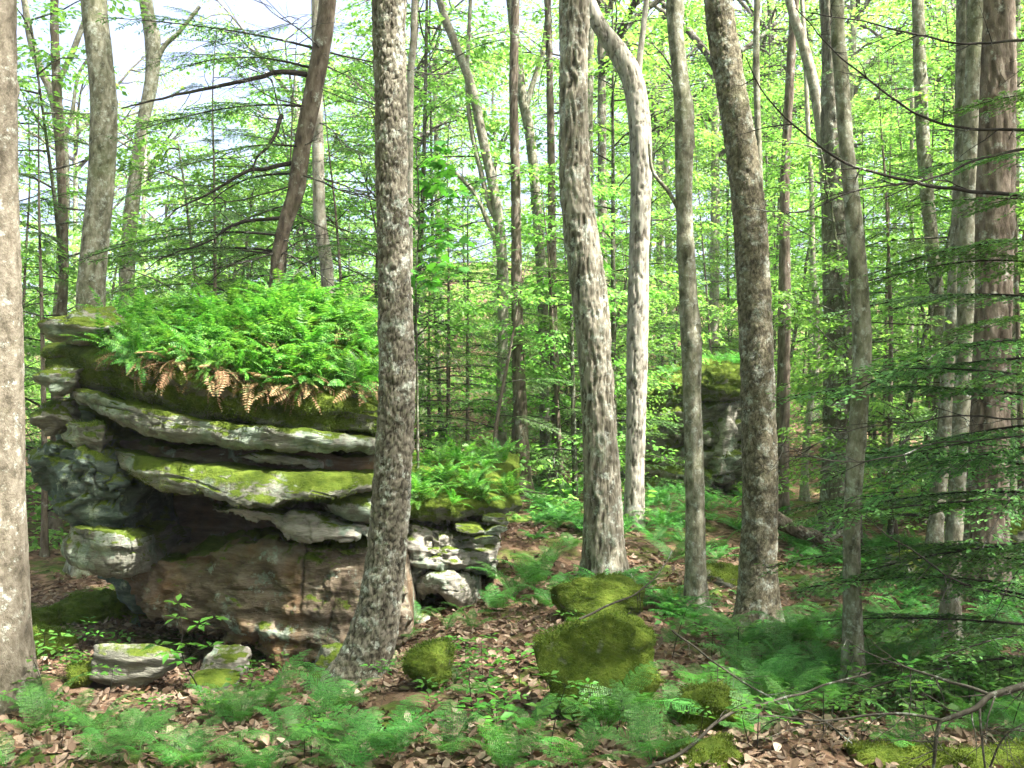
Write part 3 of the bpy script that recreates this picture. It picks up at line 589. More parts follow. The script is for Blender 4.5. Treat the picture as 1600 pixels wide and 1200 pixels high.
def rock_mesh(name, size, seed, mat, cuts=7, amp=.09, fr=1.6, ex=.75, nu=72, nv=48, fine=.02):
    rng = np.random.default_rng(seed)
    th = np.linspace(0, 2*np.pi, nu, endpoint=False)[:, None]; ph = np.linspace(-np.pi/2, np.pi/2, nv)[None]
    sp = lambda x: np.sign(x)*np.abs(x)**ex
    V = np.stack([sp(np.cos(th))*sp(np.cos(ph)), sp(np.sin(th))*sp(np.cos(ph)), sp(np.sin(ph))+0*th], -1).reshape(-1, 3)
    for k in range(cuts):
        n = unit(rng.normal(size=3)*np.array([1, 1, .8])); c = rng.uniform(.55, .85)
        s = V@n; V = V-np.outer(np.maximum(s-c, 0)*.85, n)
    V = V*(1+amp*2*fbm(V*fr+seed, 4)[:, None]+fine*fbm(V*9+seed, 3)[:, None])
    V = V*np.asarray(size)*.5
    mb = MB(); mb.add(V, grid_faces(nu, nv).tolist(), 0)
    j = np.arange(nv-1); mb.F[-1] = (np.vstack([mb.F[-1][0], np.stack([(nu-1)*nv+j, (nu-1)*nv+j+1, j+1, j], 1)])[:, ::-1], 0)
    # orientation of the sphere grid: outward
    return mb.mesh(name, [mat]), V
def rock(name, label, px, py, d, size, seed, mat, rz=0, tilt=0, sink=.0, group=None, **k):
    me, V = rock_mesh(name, size, seed, M[mat], **k)
    c = P(px, py, d); o = link(name, me, None, tuple(c-np.array([0, 0, sink])), (0, tilt, rz)); tag(o, label, 'rock', group)
    return o, V
BB = P(330, 1040, 9.3); BB[2] = zg1(BB[0], BB[1])
boulder = thing('boulder', 'huge layered sandstone boulder with overhanging ledges and a cap of bright ferns', 'boulder', BB)
def part(name, *a, **k):
    me, V, nc = slab_mesh(name, *a, off=BB, **k); link(name, me, boulder); return V, nc
CAP = part('mossy_cap', [(66, 548), (110, 540), (160, 545), (260, 566), (360, 585), (480, 600), (600, 612)], [(92, 600), (135, 612), (225, 631), (300, 648), (375, 661), (469, 669), (600, 680)], [9.7, 9.2, 9.0, 8.95, 9.0], [9.75, 9.25, 9.0, 8.95, 9.0], 2.0, M['rk_top'], rise=[.35, .55, .75, .95, 1.1, 1.0, .7], under=0, bulge=.10, endr=.35, amp=.06, seed=1, strata=.012, smooth=4, backdrop=.5, nu=190, nf=56)
part('lichen_ledge', [(118, 613), (135, 614), (225, 634), (300, 651), (375, 664), (469, 673), (600, 684)], [(120, 625), (169, 660), (225, 682), (300, 695), (356, 701), (439, 704), (525, 708), (600, 712)], [9.35, 8.95, 8.85, 8.85, 8.9], [9.35, 8.98, 8.9, 8.9, 8.95], 1.6, M['rk_lichen'], bulge=.05, amp=.035, seed=2, strata=.015, ragged=3, under=.03, nu=170, chip=.02, endr=.2)
part('thin_lip', [(368, 712), (420, 711), (470, 716), (505, 724)], [(366, 718), (420, 721), (470, 729), (505, 734)], [9.05, 9.0, 9.02, 9.1], [9.08, 9.0, 9.02, 9.1], .8, M['rk_white'], bulge=.02, amp=.02, seed=3, nf=16, ragged=3, nu=80, endr=.15, strata=.004)  # brightly lit lip: the sunlight is put into its white colour
part('recess_wall', [(190, 690), (300, 700), (450, 706), (600, 712)], [(190, 720), (300, 735), (450, 745), (600, 755)], [9.45, 9.35, 9.3, 9.3], [9.5, 9.4, 9.35, 9.35], 1.2, M['rk_brown'], amp=.06, seed=4, nf=16, nu=90)
part('mossy_ledge', [(160, 694), (225, 712), (300, 727), (375, 734), (450, 734), (520, 738), (600, 747)], [(160, 708), (232, 751), (262, 767), (322, 777), (375, 791), (450, 788), (525, 780), (600, 766)], [9.3, 9.0, 8.8, 8.75, 8.8], [9.35, 8.92, 8.62, 8.58, 8.72], 1.5, M['rk_mosslip'], bulge=.07, amp=.035, seed=5, strata=.012, ragged=4, under=.02, nu=170, chip=.015, endr=.2)
part('wedge_stone', [(498, 782), (530, 779), (585, 777)], [(498, 789), (535, 810), (585, 817)], [9.0, 8.85, 8.85], [9.0, 8.9, 8.9], .8, M['rk_lichen'], bulge=.06, amp=.03, seed=6, nf=20, nu=60, endr=.1)
part('white_lip', [(330, 792), (400, 797), (470, 803), (530, 815), (600, 822)], [(330, 800), (412, 822), (450, 840), (491, 848), (540, 846), (600, 846)], [9.0, 8.85, 8.8, 8.85, 8.9], [9.05, 8.85, 8.78, 8.8, 8.9], .9, M['rk_white'], bulge=.03, amp=.045, seed=7, nf=24, ragged=7, under=.05, chip=.02)  # lip whitened by sun; that light is painted as white stone
part('cave_wall', [(200, 700), (330, 745), (450, 785), (600, 800)], [(230, 900), (330, 900), (450, 890), (600, 880)], [10.5, 10.5, 10.1, 9.5], [10.5, 10.5, 10.0, 9.5], .6, M['rk_brown'], amp=.09, seed=8, nf=40, nu=110)
part('undercut_wall', [(150, 868), (230, 880), (330, 862), (420, 850), (500, 850), (620, 848)], [(236, 968), (300, 995), (345, 1006), (379, 1013), (412, 1028), (454, 1053), (499, 1036), (555, 1017), (640, 1000)], [9.45, 9.3, 9.05, 8.95, 8.95], [9.3, 9.05, 8.9, 8.75, 9.0], 1.3, M['rk_brown'], bulge=.05, amp=.085, fr=2.6, seed=9, strata=.015, ragged=7, nf=80, nu=200, chip=.03, smooth=1, under=.12, endr=.2, vcrack=.055)
part('left_shoulder', [(48, 716), (75, 694), (120, 690), (175, 705), (232, 750)], [(62, 760), (100, 800), (140, 826), (190, 838), (232, 838)], [9.75, 9.4, 9.25, 9.3, 9.6], [9.75, 9.5, 9.35, 9.35, 9.6], 1.5, M['rk_blue'], bulge=.13, amp=.07, seed=10, nf=60, nu=110, smooth=3, endr=.25, endp=3, chip=.09, strata=.025, fr=2.6)
part('lit_block', [(100, 846), (112, 822), (150, 826), (200, 838), (245, 862)], [(98, 872), (140, 886), (170, 903), (215, 900), (245, 886)], [9.35, 9.0, 8.95, 9.0, 9.3], [9.4, 9.1, 9.05, 9.1, 9.35], 1.2, M['rk_lichen'], bulge=.06, amp=.05, seed=11, nf=44, nu=110, chip=.02, endr=.2, ragged=3, strata=.02)
part('left_core', [(75, 640), (140, 640), (260, 700)], [(150, 905), (220, 960), (330, 990)], [10.1, 10.1, 10.5], [10.3, 10.1, 10.0], 1.2, M['rk_blue'], amp=.10, seed=12, nf=60, nu=60, smooth=3)
for i, (px, py, d, s, mt) in enumerate([(93, 648, 9.6, (.42, .5, .40), 'rk_grey'), (143, 680, 9.4, (.44, .5, .36), 'rk_mosslip'), (136, 510, 9.6, (.5, .7, .34), 'rk_mosslip'), (100, 590, 9.5, (.46, .5, .27), 'rk_grey')]):
    me, _ = rock_mesh('knob', s, 200+i, M[mt], cuts=11, amp=.13, fine=.04); link('knob', me, boulder, tuple(P(px, py, d)-BB), (0, .15, i))
# pale outcrop right of the scaly trunk; its sunlit white is in the colour
BI = P(720, 955, 10.2); BI[2] = zg1(BI[0], BI[1])
outcrop = thing('outcrop', 'sunlit whitish rock outcrop with fern turf on top behind the scaly trunk', 'rock', BI)
def parti(name, *a, **k):
    me, V, nc = slab_mesh(name, *a, off=BI, **k); link(name, me, outcrop); return V, nc
CAPI = parti('turf_cap', [(600, 770), (660, 782), (720, 785), (770, 780), (812, 772)], [(600, 812), (660, 816), (720, 813), (770, 806), (810, 796)], [10.1, 9.9, 9.9, 10.1, 10.4], [10.1, 9.95, 9.95, 10.15, 10.45], 1.9, M['rk_top'], rise=.5, bulge=.05, amp=.05, seed=21, nf=20, smooth=4, ragged=3, backdrop=.3)
parti('white_face', [(600, 815), (660, 818), (700, 822), (745, 834), (775, 845)], [(600, 905), (640, 905), (690, 890), (730, 900), (775, 905)], [10.15, 10.0, 9.98, 10.15, 10.5], [10.05, 9.9, 9.9, 10.05, 10.5], 1.3, M['rk_white'], bulge=.08, amp=.08, seed=22, nf=50, chip=.06, strata=.05, sk=60, smooth=1, ragged=4, nu=110, bed=.04)
parti('white_foot', [(640, 905), (670, 898), (700, 893), (745, 900)], [(640, 950), (668, 930), (690, 922), (706, 945), (725, 952), (755, 955)], [10.0, 9.85, 9.85, 10.1], [10.1, 9.95, 9.9, 10.1], 1.0, M['rk_white'], bulge=.05, amp=.05, seed=23, nf=36, chip=.02, ragged=4, under=.1)
parti('low_slab', [(560, 950), (620, 958), (690, 962)], [(560, 990), (620, 990), (700, 990)], [10.1, 9.9, 9.9], [10.1, 9.85, 9.8], 1.0, M['rk_white'], bulge=.04, amp=.05, seed=24, nf=20)
for i, (px, py, s) in enumerate([(735, 825, (.3, .3, .13)), (775, 812, (.24, .3, .12)), (758, 842, (.3, .3, .1)), (772, 826, (.26, .3, .1))]):
    me, _ = rock_mesh('ledge_stone', s, 230+i, M['rk_lichen'], cuts=6, amp=.07); link('ledge_stone', me, outcrop, tuple(P(px, py, 10.0)-BI), (0, .12, i))
# far ledge in the shade
BJ = P(1090, 765, 21); BJ[2] = zg1(BJ[0], BJ[1])
ledge = thing('rock_ledge', 'shaded mossy rock ledge with one sunlit white streak on the far slope', 'rock', BJ)
def partj(name, *a, **k):
    me, V, nc = slab_mesh(name, *a, off=BJ, **k); link(name, me, ledge); return V, nc
partj('ledge_top', [(985, 640), (1040, 600), (1110, 575), (1190, 578)], [(985, 668), (1040, 645), (1110, 625), (1190, 620)], [21.2, 20.6, 20.2, 20.6], [21.3, 20.7, 20.3, 20.7], 4, M['rk_top'], rise=.15, amp=.16, fr=1.1, seed=31, nf=22, nu=80, bulge=.12, chip=.06)
partj('ledge_middle', [(985, 668), (1040, 648), (1110, 630), (1190, 625)], [(985, 712), (1040, 705), (1110, 690), (1190, 690)], [21.0, 20.6, 20.4, 20.8], [21.1, 20.8, 20.5, 20.8], 4, M['rk_grey'], amp=.16, fr=1.4, seed=32, nf=40, nu=90, bulge=.15, chip=.16, strata=.10, sk=22, smooth=1)
partj('ledge_foot', [(985, 714), (1040, 707), (1110, 694), (1190, 694)], [(985, 765), (1040, 762), (1100, 752), (1190, 775)], [21.1, 20.8, 20.6, 20.9], [21.0, 20.6, 20.4, 20.6], 4, M['rk_grey'], amp=.14, fr=1.4, seed=33, nf=34, nu=90, bulge=.1, chip=.16, strata=.08, sk=22, smooth=1)
partj('white_streak', [(1122, 635), (1140, 628), (1158, 624)], [(1105, 748), (1120, 745), (1145, 735)], [20.45, 20.35, 20.5], [20.35, 20.25, 20.35], .8, M['rk_white'], amp=.08, seed=34, nf=40, nu=40, bulge=.05, endr=.3, endp=2)  # white rock streak, its sunlit tone put into the pale colour
# boulders and stones
MK, MKV = rock('mossy_rock', 'large moss coated rock wedged in the leaf litter of the slope', 912, 1048, 6.3, (.78, .66, .78), 302, 'rk_moss', rz=.3, tilt=.35, cuts=9, amp=.09, ex=.6, fr=1.9)
rock('mossy_rock', 'low moss covered stone at the foot of the scaly trunk', 668, 1040, 6.95, (.42, .4, .32), 303, 'rk_moss', amp=.06)
rock('mossy_rock', 'broad mossy hump below the ridged trunk', 935, 935, 8.9, (.85, .7, .42), 304, 'rk_moss', amp=.07)
rock('mossy_rock', 'dark mossy stone beside the fern fronds, right of the large mossy rock', 1120, 1115, 6.1, (.5, .45, .3), 305, 'rk_moss', amp=.07)
rock('mossy_rock', 'bright mossy stone low on the slope with dry leaves around', 1110, 1190, 5.3, (.5, .4, .2), 306, 'rk_moss', amp=.06)
rock('mossy_rock', 'mossy knob beside the slim smooth trunk', 1045, 945, 10.2, (.6, .5, .4), 307, 'rk_moss', amp=.07)
rock('mossy_rock', 'mossy boulder between the slim trunk and the warty trunk', 1125, 920, 10.8, (.65, .6, .5), 308, 'rk_grey', amp=.08)
rock('grey_rock', 'flat grey slab lying under the boulder overhang', 212, 1036, 8.3, (.85, .5, .36), 309, 'rk_bare', tilt=.1, amp=.05)
rock('mossy_rock', 'small mossy stone touching the flat grey slab', 128, 1055, 8.2, (.28, .3, .2), 310, 'rk_moss', amp=.06)
rock('grey_rock', 'pale angular stone under the lip of the undercut wall', 352, 1035, 8.55, (.42, .4, .26), 311, 'rk_white', amp=.09)
rock('grey_rock', 'lichen spotted stone half buried before the undercut wall', 340, 1068, 8.0, (.46, .4, .2), 312, 'rk_lichen', amp=.06)
rock('grey_rock', 'dark mossy stone wedged beneath the boulder beside the scaly trunk', 525, 1045, 8.3, (.44, .5, .36), 313, 'rk_grey', amp=.08)
rock('mossy_rock', 'mossy stone in the dark hollow left of the boulder', 70, 1010, 9.4, (.5, .5, .34), 314, 'rk_moss', amp=.08)
rock('mossy_rock', 'shadowed mossy block at the back of the hollow', 160, 972, 10.8, (1.0, .8, .6), 315, 'rk_moss', amp=.14, cuts=10)
rock('mossy_rock', 'mossy hump in the leaves at the mouth of the hollow', 52, 985, 10.4, (.6, .5, .4), 319, 'rk_moss', amp=.08)
rock('grey_rock', 'bluish upright stone glimpsed under the boulder', 212, 990, 10.3, (.13, .2, .36), 320, 'rk_blue', amp=.05)
rock('white_rock', 'white lichened rock between slender trunks', 1412, 887, 11.3, (.5, .45, .36), 316, 'rk_lichen', amp=.07)
rock('white_rock', 'angular grey rock poking from ferns', 1400, 978, 9.2, (.36, .35, .24), 317, 'rk_white', amp=.08)
rock('grey_rock', 'big grey rock behind the mossy trunk', 1450, 1020, 8.9, (.65, .5, .45), 318, 'rk_grey', amp=.08)
rock('grey_rock', 'pale stone at the edge of the hemlock shade', 1588, 835, 11.5, (.4, .4, .3), 321, 'rk_lichen', amp=.08)

# ------------------------------------------------------------------ ferns
def frond(mb, L, rng, npair=20, width=.28, el=1.0, arch=1.0, az=0., o=(0, 0, 0), double=False, mi=0, curl=0., start=.16, wood=0):
    n = 14; t = np.linspace(0, 1, n); ang = el-arch*t**1.2
    x = np.concatenate([[0], np.cumsum(np.cos(ang[:-1]))])*L/(n-1); z = np.concatenate([[0], np.cumsum(np.sin(ang[:-1]))])*L/(n-1)
    y = curl*L*t**2
    ax = np.stack([x, y, z], 1)
    if not double: tube(mb, ax[::2], np.linspace(.0028, .001, len(ax[::2])), 3, wood)
    else: tube(mb, ax, np.linspace(.0035, .001, n), 4, wood)
    tt = start+(1-start)*(np.arange(npair)+.5)/npair
    prof = width*L*.5*np.sin(np.pi*np.clip((1-(tt-start)/(1-start))**.85*.72+.02, 0, 1))**.9
    C0 = np.stack([np.interp(tt, t, ax[:, k]) for k in range(3)], 1); A = unit(np.stack([np.interp(tt, t, np.gradient(ax[:, k])) for k in range(3)], 1))
    up = unit(np.cross(A, np.array([0, 1., 0]))); up = np.where(up[:, 2:] < 0, -up, up)
    Sd = unit(np.cross(up, A))
    for s in (-1, 1):
        D = unit(Sd*s+A*.32-up*.12+rng.normal(0, .07, A.shape)); ln = prof*rng.uniform(.85, 1.1, npair)
        if not double:
            diamonds(mb, C0, D, up+rng.normal(0, .12, up.shape), ln, np.maximum((1-start)*L/npair*.78, .004), mi, .06, .3)
        else:
            m = 9; f = (np.arange(m)+.6)/m
            pl = ln[:, None]*.30*(1-f[None])**.7+.004
            c2 = C0[:, None]+D[:, None]*(ln[:, None]*f[None])[..., None]-up[:, None]*(.10*ln[:, None]*f[None]**2)[..., None]
            for s2 in (-1, 1):
                d2 = unit(A*s2*1.0+D*.55)[:, None]+0*c2
                diamonds(mb, c2.reshape(-1, 3), d2.reshape(-1, 3), (up[:, None]+0*c2).reshape(-1, 3)+rng.normal(0, .15, (npair*m, 3)), np.minimum(pl, L*(1-start)/npair*.52).ravel(), (ln[:, None]/m*.85+0*pl).ravel(), mi, .06, .4)
            diamonds(mb, C0+D*ln[:, None]*.93, D, up, ln*.1, ln*.05, mi)
    V = mb.V
    return mb
def rot_part(V, az): return rotz(V, az)
def frond_mesh(name, seed, mats, **k):
    rng = np.random.default_rng(seed); mb = MB(); frond(mb, rng=rng, **k); return mb.mesh(name, mats)
def fern_mesh(name, seed, mats, nfr=11, L=.42, npair=15, width=.28, el=(.7, 1.35), arch=(.8, 1.7)):
    rng = np.random.default_rng(seed); out = MB()
    for i in range(nfr):
        mb = MB(); frond(mb, L*rng.uniform(.65, 1.15), rng, npair, width, rng.uniform(*el), rng.uniform(*arch), curl=rng.normal(0, .12))
        a = i*2*np.pi/nfr+rng.normal(0, .35)
        for V, (f, m_) in zip(mb.V, mb.F): pass
        Vall = rotz(np.vstack(mb.V), a)
        base = out.n; out.V.append(Vall); out.A.append(np.zeros(len(Vall))); out.n += len(Vall)
        for f, m_ in mb.F: out.F.append((f+base, m_))
    return out.mesh(name, mats)
FR = [frond_mesh('frond', 400+i, [M['fern']], L=[.62, .55, .7, .48][i], npair=20, width=[.42, .46, .38, .44][i], el=[1.15, .95, 1.25, .8][i], arch=[1.3, 1.1, 1.5, .9][i], double=True, curl=[.05, -.08, .1, -.04][i]) for i in range(4)]
FERNB = [fern_mesh('boulder_fern', 420+i, [M['fernb']], nfr=12, L=.40) for i in range(6)]
FERNG = [fern_mesh('ground_fern', 440+i, [M['fern']], nfr=9, L=.55, npair=18, width=.36, el=(.6, 1.2), arch=(.7, 1.5)) for i in range(6)]
FERND = [fern_mesh('dead_fern', 460+i, [M['dead']], nfr=7, L=.36, npair=13, width=.34, el=(-.9, .1), arch=(.5, 1.2)) for i in range(4)]
def put(name, me, loc, rz, s, label, cat, group, tilt=(0, 0)):
    o = link(name, me, None, tuple(loc), (tilt[0], tilt[1], rz), s); return tag(o, label, cat, group)
rng = np.random.default_rng(99)
def cap_points(cap, n, rng, wlo=0, whi=1, back=.8):
    V, nc = cap; nu = V.shape[0]; out = []
    # ring order: top back (0) .. top front (nc-1), then the face
    while len(out) < n:
        u = rng.uniform(.03, .97)*(nu-1); j = rng.uniform(nc*(1-back), nc+1); p = V[int(u), int(j)]
        if all((p[0]-q[0])**2+(p[1]-q[1])**2 > .0055 for q in out[-60:]): out.append(p)
        else:
            if rng.random() < .3: out.append(p)
    return out
def bfern(px, j):
    a = 'by the mossy knob' if px < 230 else ('in the middle' if px < 430 else 'beside the scaly trunk')
    return 'bright green fern '+a+' of the dense tuft covering the big boulder' if 'middle' in a else 'bright green fern '+a+' in the tuft covering the big boulder'
for i, p in enumerate(cap_points(CAP, 165, rng)):
    pxx = 800+F*p[0]/p[1]
    if pxx < 150 and rng.random() < .7: continue
    s = rng.uniform(.7, 1.15)*(1.15 if 420 < pxx < 560 else 1)
    put('boulder_fern', FERNB[rng.integers(6)], p-np.array([0, 0, .02]), rng.uniform(0, 6.28), s, bfern(pxx, i), 'fern', bfern(pxx, i).replace('bright green fern', 'boulder ferns'), (rng.normal(.18, .15), rng.normal(0, .15)))
V, nc = CAP
for k in range(64):
    u = int(rng.uniform(.22, .97)*V.shape[0]); p = V[u-1, nc+int(rng.integers(-1, 7))]
    if k % 2:
        put('drooping_fern', FERND[rng.integers(4)], p+np.array([0, -.02, .03]), rng.uniform(0, 6.28), rng.uniform(.7, 1.05), 'withered brown fern hanging over the mossy boulder edge', 'fern', 'withered ferns on the boulder edge', (rng.uniform(.5, .9), 0))
    else:
        put('drooping_fern', FERNB[rng.integers(6)], p+np.array([0, -.02, .03]), rng.uniform(0, 6.28), rng.uniform(.6, .9), 'green fern drooping over the mossy boulder edge', 'fern', 'green ferns on the boulder edge', (rng.uniform(.7, 1.1), 0))
for i, p in enumerate(cap_points(CAP, 14, rng)):
    put('boulder_fern', FERND[i % 4], p+np.array([0, 0, .10]), rng.uniform(0, 6.28), rng.uniform(.6, .9), 'browned fern among the green tuft on the big boulder', 'fern', 'browned ferns on the boulder')
for i, p in enumerate(cap_points(CAPI, 42, rng)):
    put('turf_fern', FERNB[rng.integers(6)], p-np.array([0, 0, .02]), rng.uniform(0, 6.28), rng.uniform(.55, .9), 'pale green fern in the turf on top of the whitish outcrop', 'fern', 'ferns on the outcrop', (rng.normal(.15, .2), rng.normal(0, .15)))
def fern_plant(px, py, s, label, group, n=7, rng=rng, d=None, flat=0.):
    d = d or ray_ground(px, py); c = P(px, py, d); z = zg1(c[0], c[1])
    t = thing('wood_fern', label, 'fern', (c[0], c[1], z-.01), rng.uniform(0, 6.28), group); t.scale = (s,)*3
    for i in range(n):
        link('frond', FR[rng.integers(4)], t, (0, 0, 0), (rng.normal(0, .1), flat+rng.normal(0, .18), i*2*np.pi/n+rng.normal(0, .3)), rng.uniform(.65, 1.1))
    return t
def ray_ground(px, py):
    ds = np.arange(3.0, 30, .05); X = (px-800)/F*ds; Z = EYE-(py-600)/F*ds
    h = zg(X, ds); k = np.argmax(Z < h); return float(ds[k]) if Z[k] < h[k] else 30.
NEAR = [(60, 1150, .8), (150, 1195, .75), (225, 1165, .7), (20, 1205, .8), (300, 1190, .8), (430, 1110, .9), (370, 1130, .85), (520, 1120, .95), (480, 1165, 1.0), (560, 1090, .7), (600, 1050, .7), (630, 1010, .7), (655, 985, .65), (690, 985, .65), (740, 985, .7),
        (800, 940, 1.15), (830, 925, 1.2), (770, 960, .9), (860, 950, .9), (905, 1135, .95), (940, 1150, 1.0), (990, 1165, .9), (760, 1090, .6), (720, 1070, .5), (820, 1150, .8), (700, 1180, .9), (600, 1190, .9), (780, 1215, .8), (900, 1215, .9), (1020, 1195, .8),
        (540, 1215, .9), (400, 1215, .9), (1090, 1085, .8), (1120, 1130, .9), (1060, 1140, .6), (1180, 1150, .8), (1200, 1060, .8), (1230, 1010, .9), (1250, 1060, .9), (1160, 1010, .7), (1210, 990, .8), (1280, 1020, .8), (1290, 1060, .9), (1310, 1110, .9), (1360, 1060, .9), (1240, 1130, .8),
        (1130, 990, .7), (1090, 1000, .7), (1050, 1010, .6), (1000, 950, .6), (1020, 920, .7), (975, 910, .6), (1400, 1110, .8), (1480, 1100, .8), (1560, 1090, .9), (1590, 1050, .9), (1540, 1040, .9), (1430, 1060, .8), (1380, 1010, .7), (1320, 1000, .7), (1520, 1150, .8), (1010, 1090, .5), (880, 1010, .5), (1040, 880, .7), (1110, 900, .7), (1250, 930, .7), (1290, 940, .7), (1260, 890, .7), (1210, 920, .7), (860, 880, .7), (890, 860, .6), (1140, 860, .7), (870, 830, .7), (960, 860, .7), (1030, 850, .7), (1070, 870, .7)]+[(1150+rq*19 % 260, 985+(rq*37) % 120, .75+.02*(rq % 7)) for rq in range(34)]+[(30+(rq*83) % 560, 1110+(rq*31) % 105, .6+.03*(rq % 6)) for rq in range(16)]+[(1360+(rq*61) % 250, 1000+(rq*43) % 190, .8) for rq in range(14)]
for i, (x, y, s) in enumerate(NEAR):
    if y > 1070 and x < 600: w_ = 'beside the tan trunk before the boulder hollow' if x < 220 else ('before the undercut boulder wall' if x < 430 else 'in the patch before the scaly trunk'); lb, gp = 'lacy green fern '+w_, 'ferns '+w_
    elif 740 < x < 870 and y < 970: lb, gp = 'tall dense fern clump on the rise between outcrop and mossy hump', 'ferns on the rise'
    elif x < 760: lb, gp = 'small fern on the leafy bank around the scaly trunk', 'ferns on the trunk bank'
    elif x < 1130 and y > 1040: lb, gp = 'spreading fern beside the large mossy rock on the leaf slope', 'ferns by the mossy rock'
    elif y > 960:
        w_ = 'around the foot of the warty trunk' if x < 1240 else ('round the slender greenish trunk' if x < 1370 else ('below the grey rocks and hemlock sprays' if y < 1100 else 'along the mossy log'))
        lb, gp = 'soft green fern in the hollow '+w_, 'ferns '+w_
    else: lb, gp = 'fern among the mossy humps below the ridged trunk', 'ferns among the humps'
    fern_plant(x+rng.normal(0, 5), y, s*rng.uniform(.72, .95), lb, gp, int(rng.integers(5, 9)))
# ground-cover ferns too many to count, farther up the hollow
def scatter_merge(name, meshes, mats, pts, scl, rng, label):
    src = []
    for me in meshes:
        V = np.empty(len(me.vertices)*3, np.float32); me.vertices.foreach_get('co', V); lt = np.empty(len(me.polygons), np.int32); me.polygons.foreach_get('loop_total', lt)
        lv = np.empty(len(me.loops), np.int32); me.loops.foreach_get('vertex_index', lv); ls = np.empty(len(me.polygons), np.int32); me.polygons.foreach_get('loop_start', ls)
        src.append((V.reshape(-1, 3), [lv[(ls[lt == k][:, None]+np.arange(k))] for k in (3, 4) if (lt == k).any()]))
    mb = MB()
    for p, s in zip(pts, scl):
        V, Fs = src[rng.integers(len(src))]; Vr = rotz(V, rng.uniform(0, 6.28))*s+p
        b = mb.n; mb.V.append(Vr); mb.A.append(np.zeros(len(Vr))); mb.n += len(Vr)
        for f in Fs: mb.F.append((f+b, 0))
    o = link(name, mb.mesh(name, mats)); o['kind'] = 'stuff'; o['label'] = label; return o
pts = []; scl = []
while len(pts) < 330:
    px, d = rng.uniform(640, 1650), rng.uniform(9, 22); x = (px-800)/F*d
    if px < 830 and d < 14: continue
    if 1225 < px < 1300 and d > 15.5: continue
    if perlin(np.array([[x*.5, d*.5, 3.]]))[0] < -.15: continue
    pts.append(np.array([x, d, zg1(x, d)-.01])); scl.append(rng.uniform(.5, .95))
scatter_merge('fern_ground_cover', FERNG, [M['fern']], pts, scl, rng, 'green ferns covering the forest floor behind the mossy humps')

# ------------------------------------------------------------------ leaf litter, seedlings, sticks
def litter():
    rng = np.random.default_rng(5); n = 26000
    d = rng.uniform(4.3, 13, n)**1.0; px = rng.uniform(-60, 1660, n); X = (px-800)/F*d; keep = perlin(np.stack([X*.8, d*.8, np.full(n, 2.)], 1)) > -.45+.5*rng.random(n)*(d > 9)
    X, Y = X[keep], d[keep]; n = len(X); Z = zg(X, Y)+rng.uniform(.004, .03, n)
    # also a clean brown slope far right and one beside the outcrop
    a = rng.uniform(0, 6.28, n); e = rng.normal(0, .3, n)
    D = np.stack([np.cos(a)*np.cos(e), np.sin(a)*np.cos(e), np.sin(e)], 1); Nn = unit(np.array([0, 0, 1.])+rng.normal(0, .6, (n, 3)))
    ln = rng.uniform(.04, .088, n); wd = ln*rng.uniform(.45, .75, n)
    S = unit(np.cross(D, Nn)); up = unit(np.cross(S, D)); B = np.stack([X, Y, Z], 1)
    cu = rng.uniform(-.25, .35, n)[:, None]; L_ = ln[:, None]; W_ = wd[:, None]
    V = np.stack([B, B+D*L_*.3+S*W_*.45+up*W_*cu, B+D*L_*.7+S*W_*.4+up*W_*cu, B+D*L_+up*L_*.15, B+D*L_*.7-S*W_*.4+up*W_*cu, B+D*L_*.3-S*W_*.45+up*W_*cu], 1)
    mb = MB(); i = np.arange(n)[:, None]*6
    mb.add(V.reshape(-1, 3), np.concatenate([i+[0, 1, 2, 3], i+[0, 3, 4, 5]], 0))
    o = link('leaf_litter', mb.mesh('leaf_litter', [M['litter']], False)); o['kind'] = 'stuff'; o['label'] = 'dry brown fallen leaves strewn over the forest floor'
litter()
def seedling_mesh(seed, H=.3, nwh=3):
    rng = np.random.default_rng(seed); mb = MB()
    p = limb_path((0, 0, 0), rng.uniform(0, 6), 1.4, H, rng, 6, 0, .1); tube(mb, p, np.linspace(.004, .0015, 6), 4, 0)
    for k in range(nwh):
        c = p[-1-k]+0; m = 5
        a = np.arange(m)*2*np.pi/m+rng.uniform(0, 6); e = rng.normal(.1, .2, m)
        D = np.stack([np.cos(a)*np.cos(e), np.sin(a)*np.cos(e), np.sin(e)], 1)
        st = c+D*.03
        diamonds(mb, st, D, unit(np.array([0, 0, 1.])+rng.normal(0, .2, (m, 3))), rng.uniform(.045, .085, m), rng.uniform(.025, .045, m), 1)
        q = np.array([a[0]]);
        b = c+D[0]*.14; D2 = rotz(D, .6); diamonds(mb, b[None]+D2*.02, D2, unit(np.array([0, 0, 1.])+rng.normal(0, .2, (m, 3))), rng.uniform(.05, .08, m), .04, 1)
        tube(mb, np.array([c, c+D[0]*.14]), .0015, 3, 0)
    return mb.mesh('seedling', [M['twigdark'], M['maple']])
SEED = [seedling_mesh(500+i, [.22, .3, .38, .26][i], [2, 3, 3, 2][i]) for i in range(4)]
for k in range(80):
    px = rng.uniform(20, 1590); py = rng.uniform(1000, 1195); d = ray_ground(px, py); c = P(px, py, d)
    g = ('leafy seedling in the litter before the big boulder', 'seedlings before the boulder') if px < 620 else ('leafy seedling sprouting among the slope ferns', 'seedlings on the slope')
    put('seedling', SEED[rng.integers(4)], (c[0], c[1], zg1(c[0], c[1])), rng.uniform(0, 6.28), rng.uniform(.6, 1.1), g[0], 'seedling', g[1])
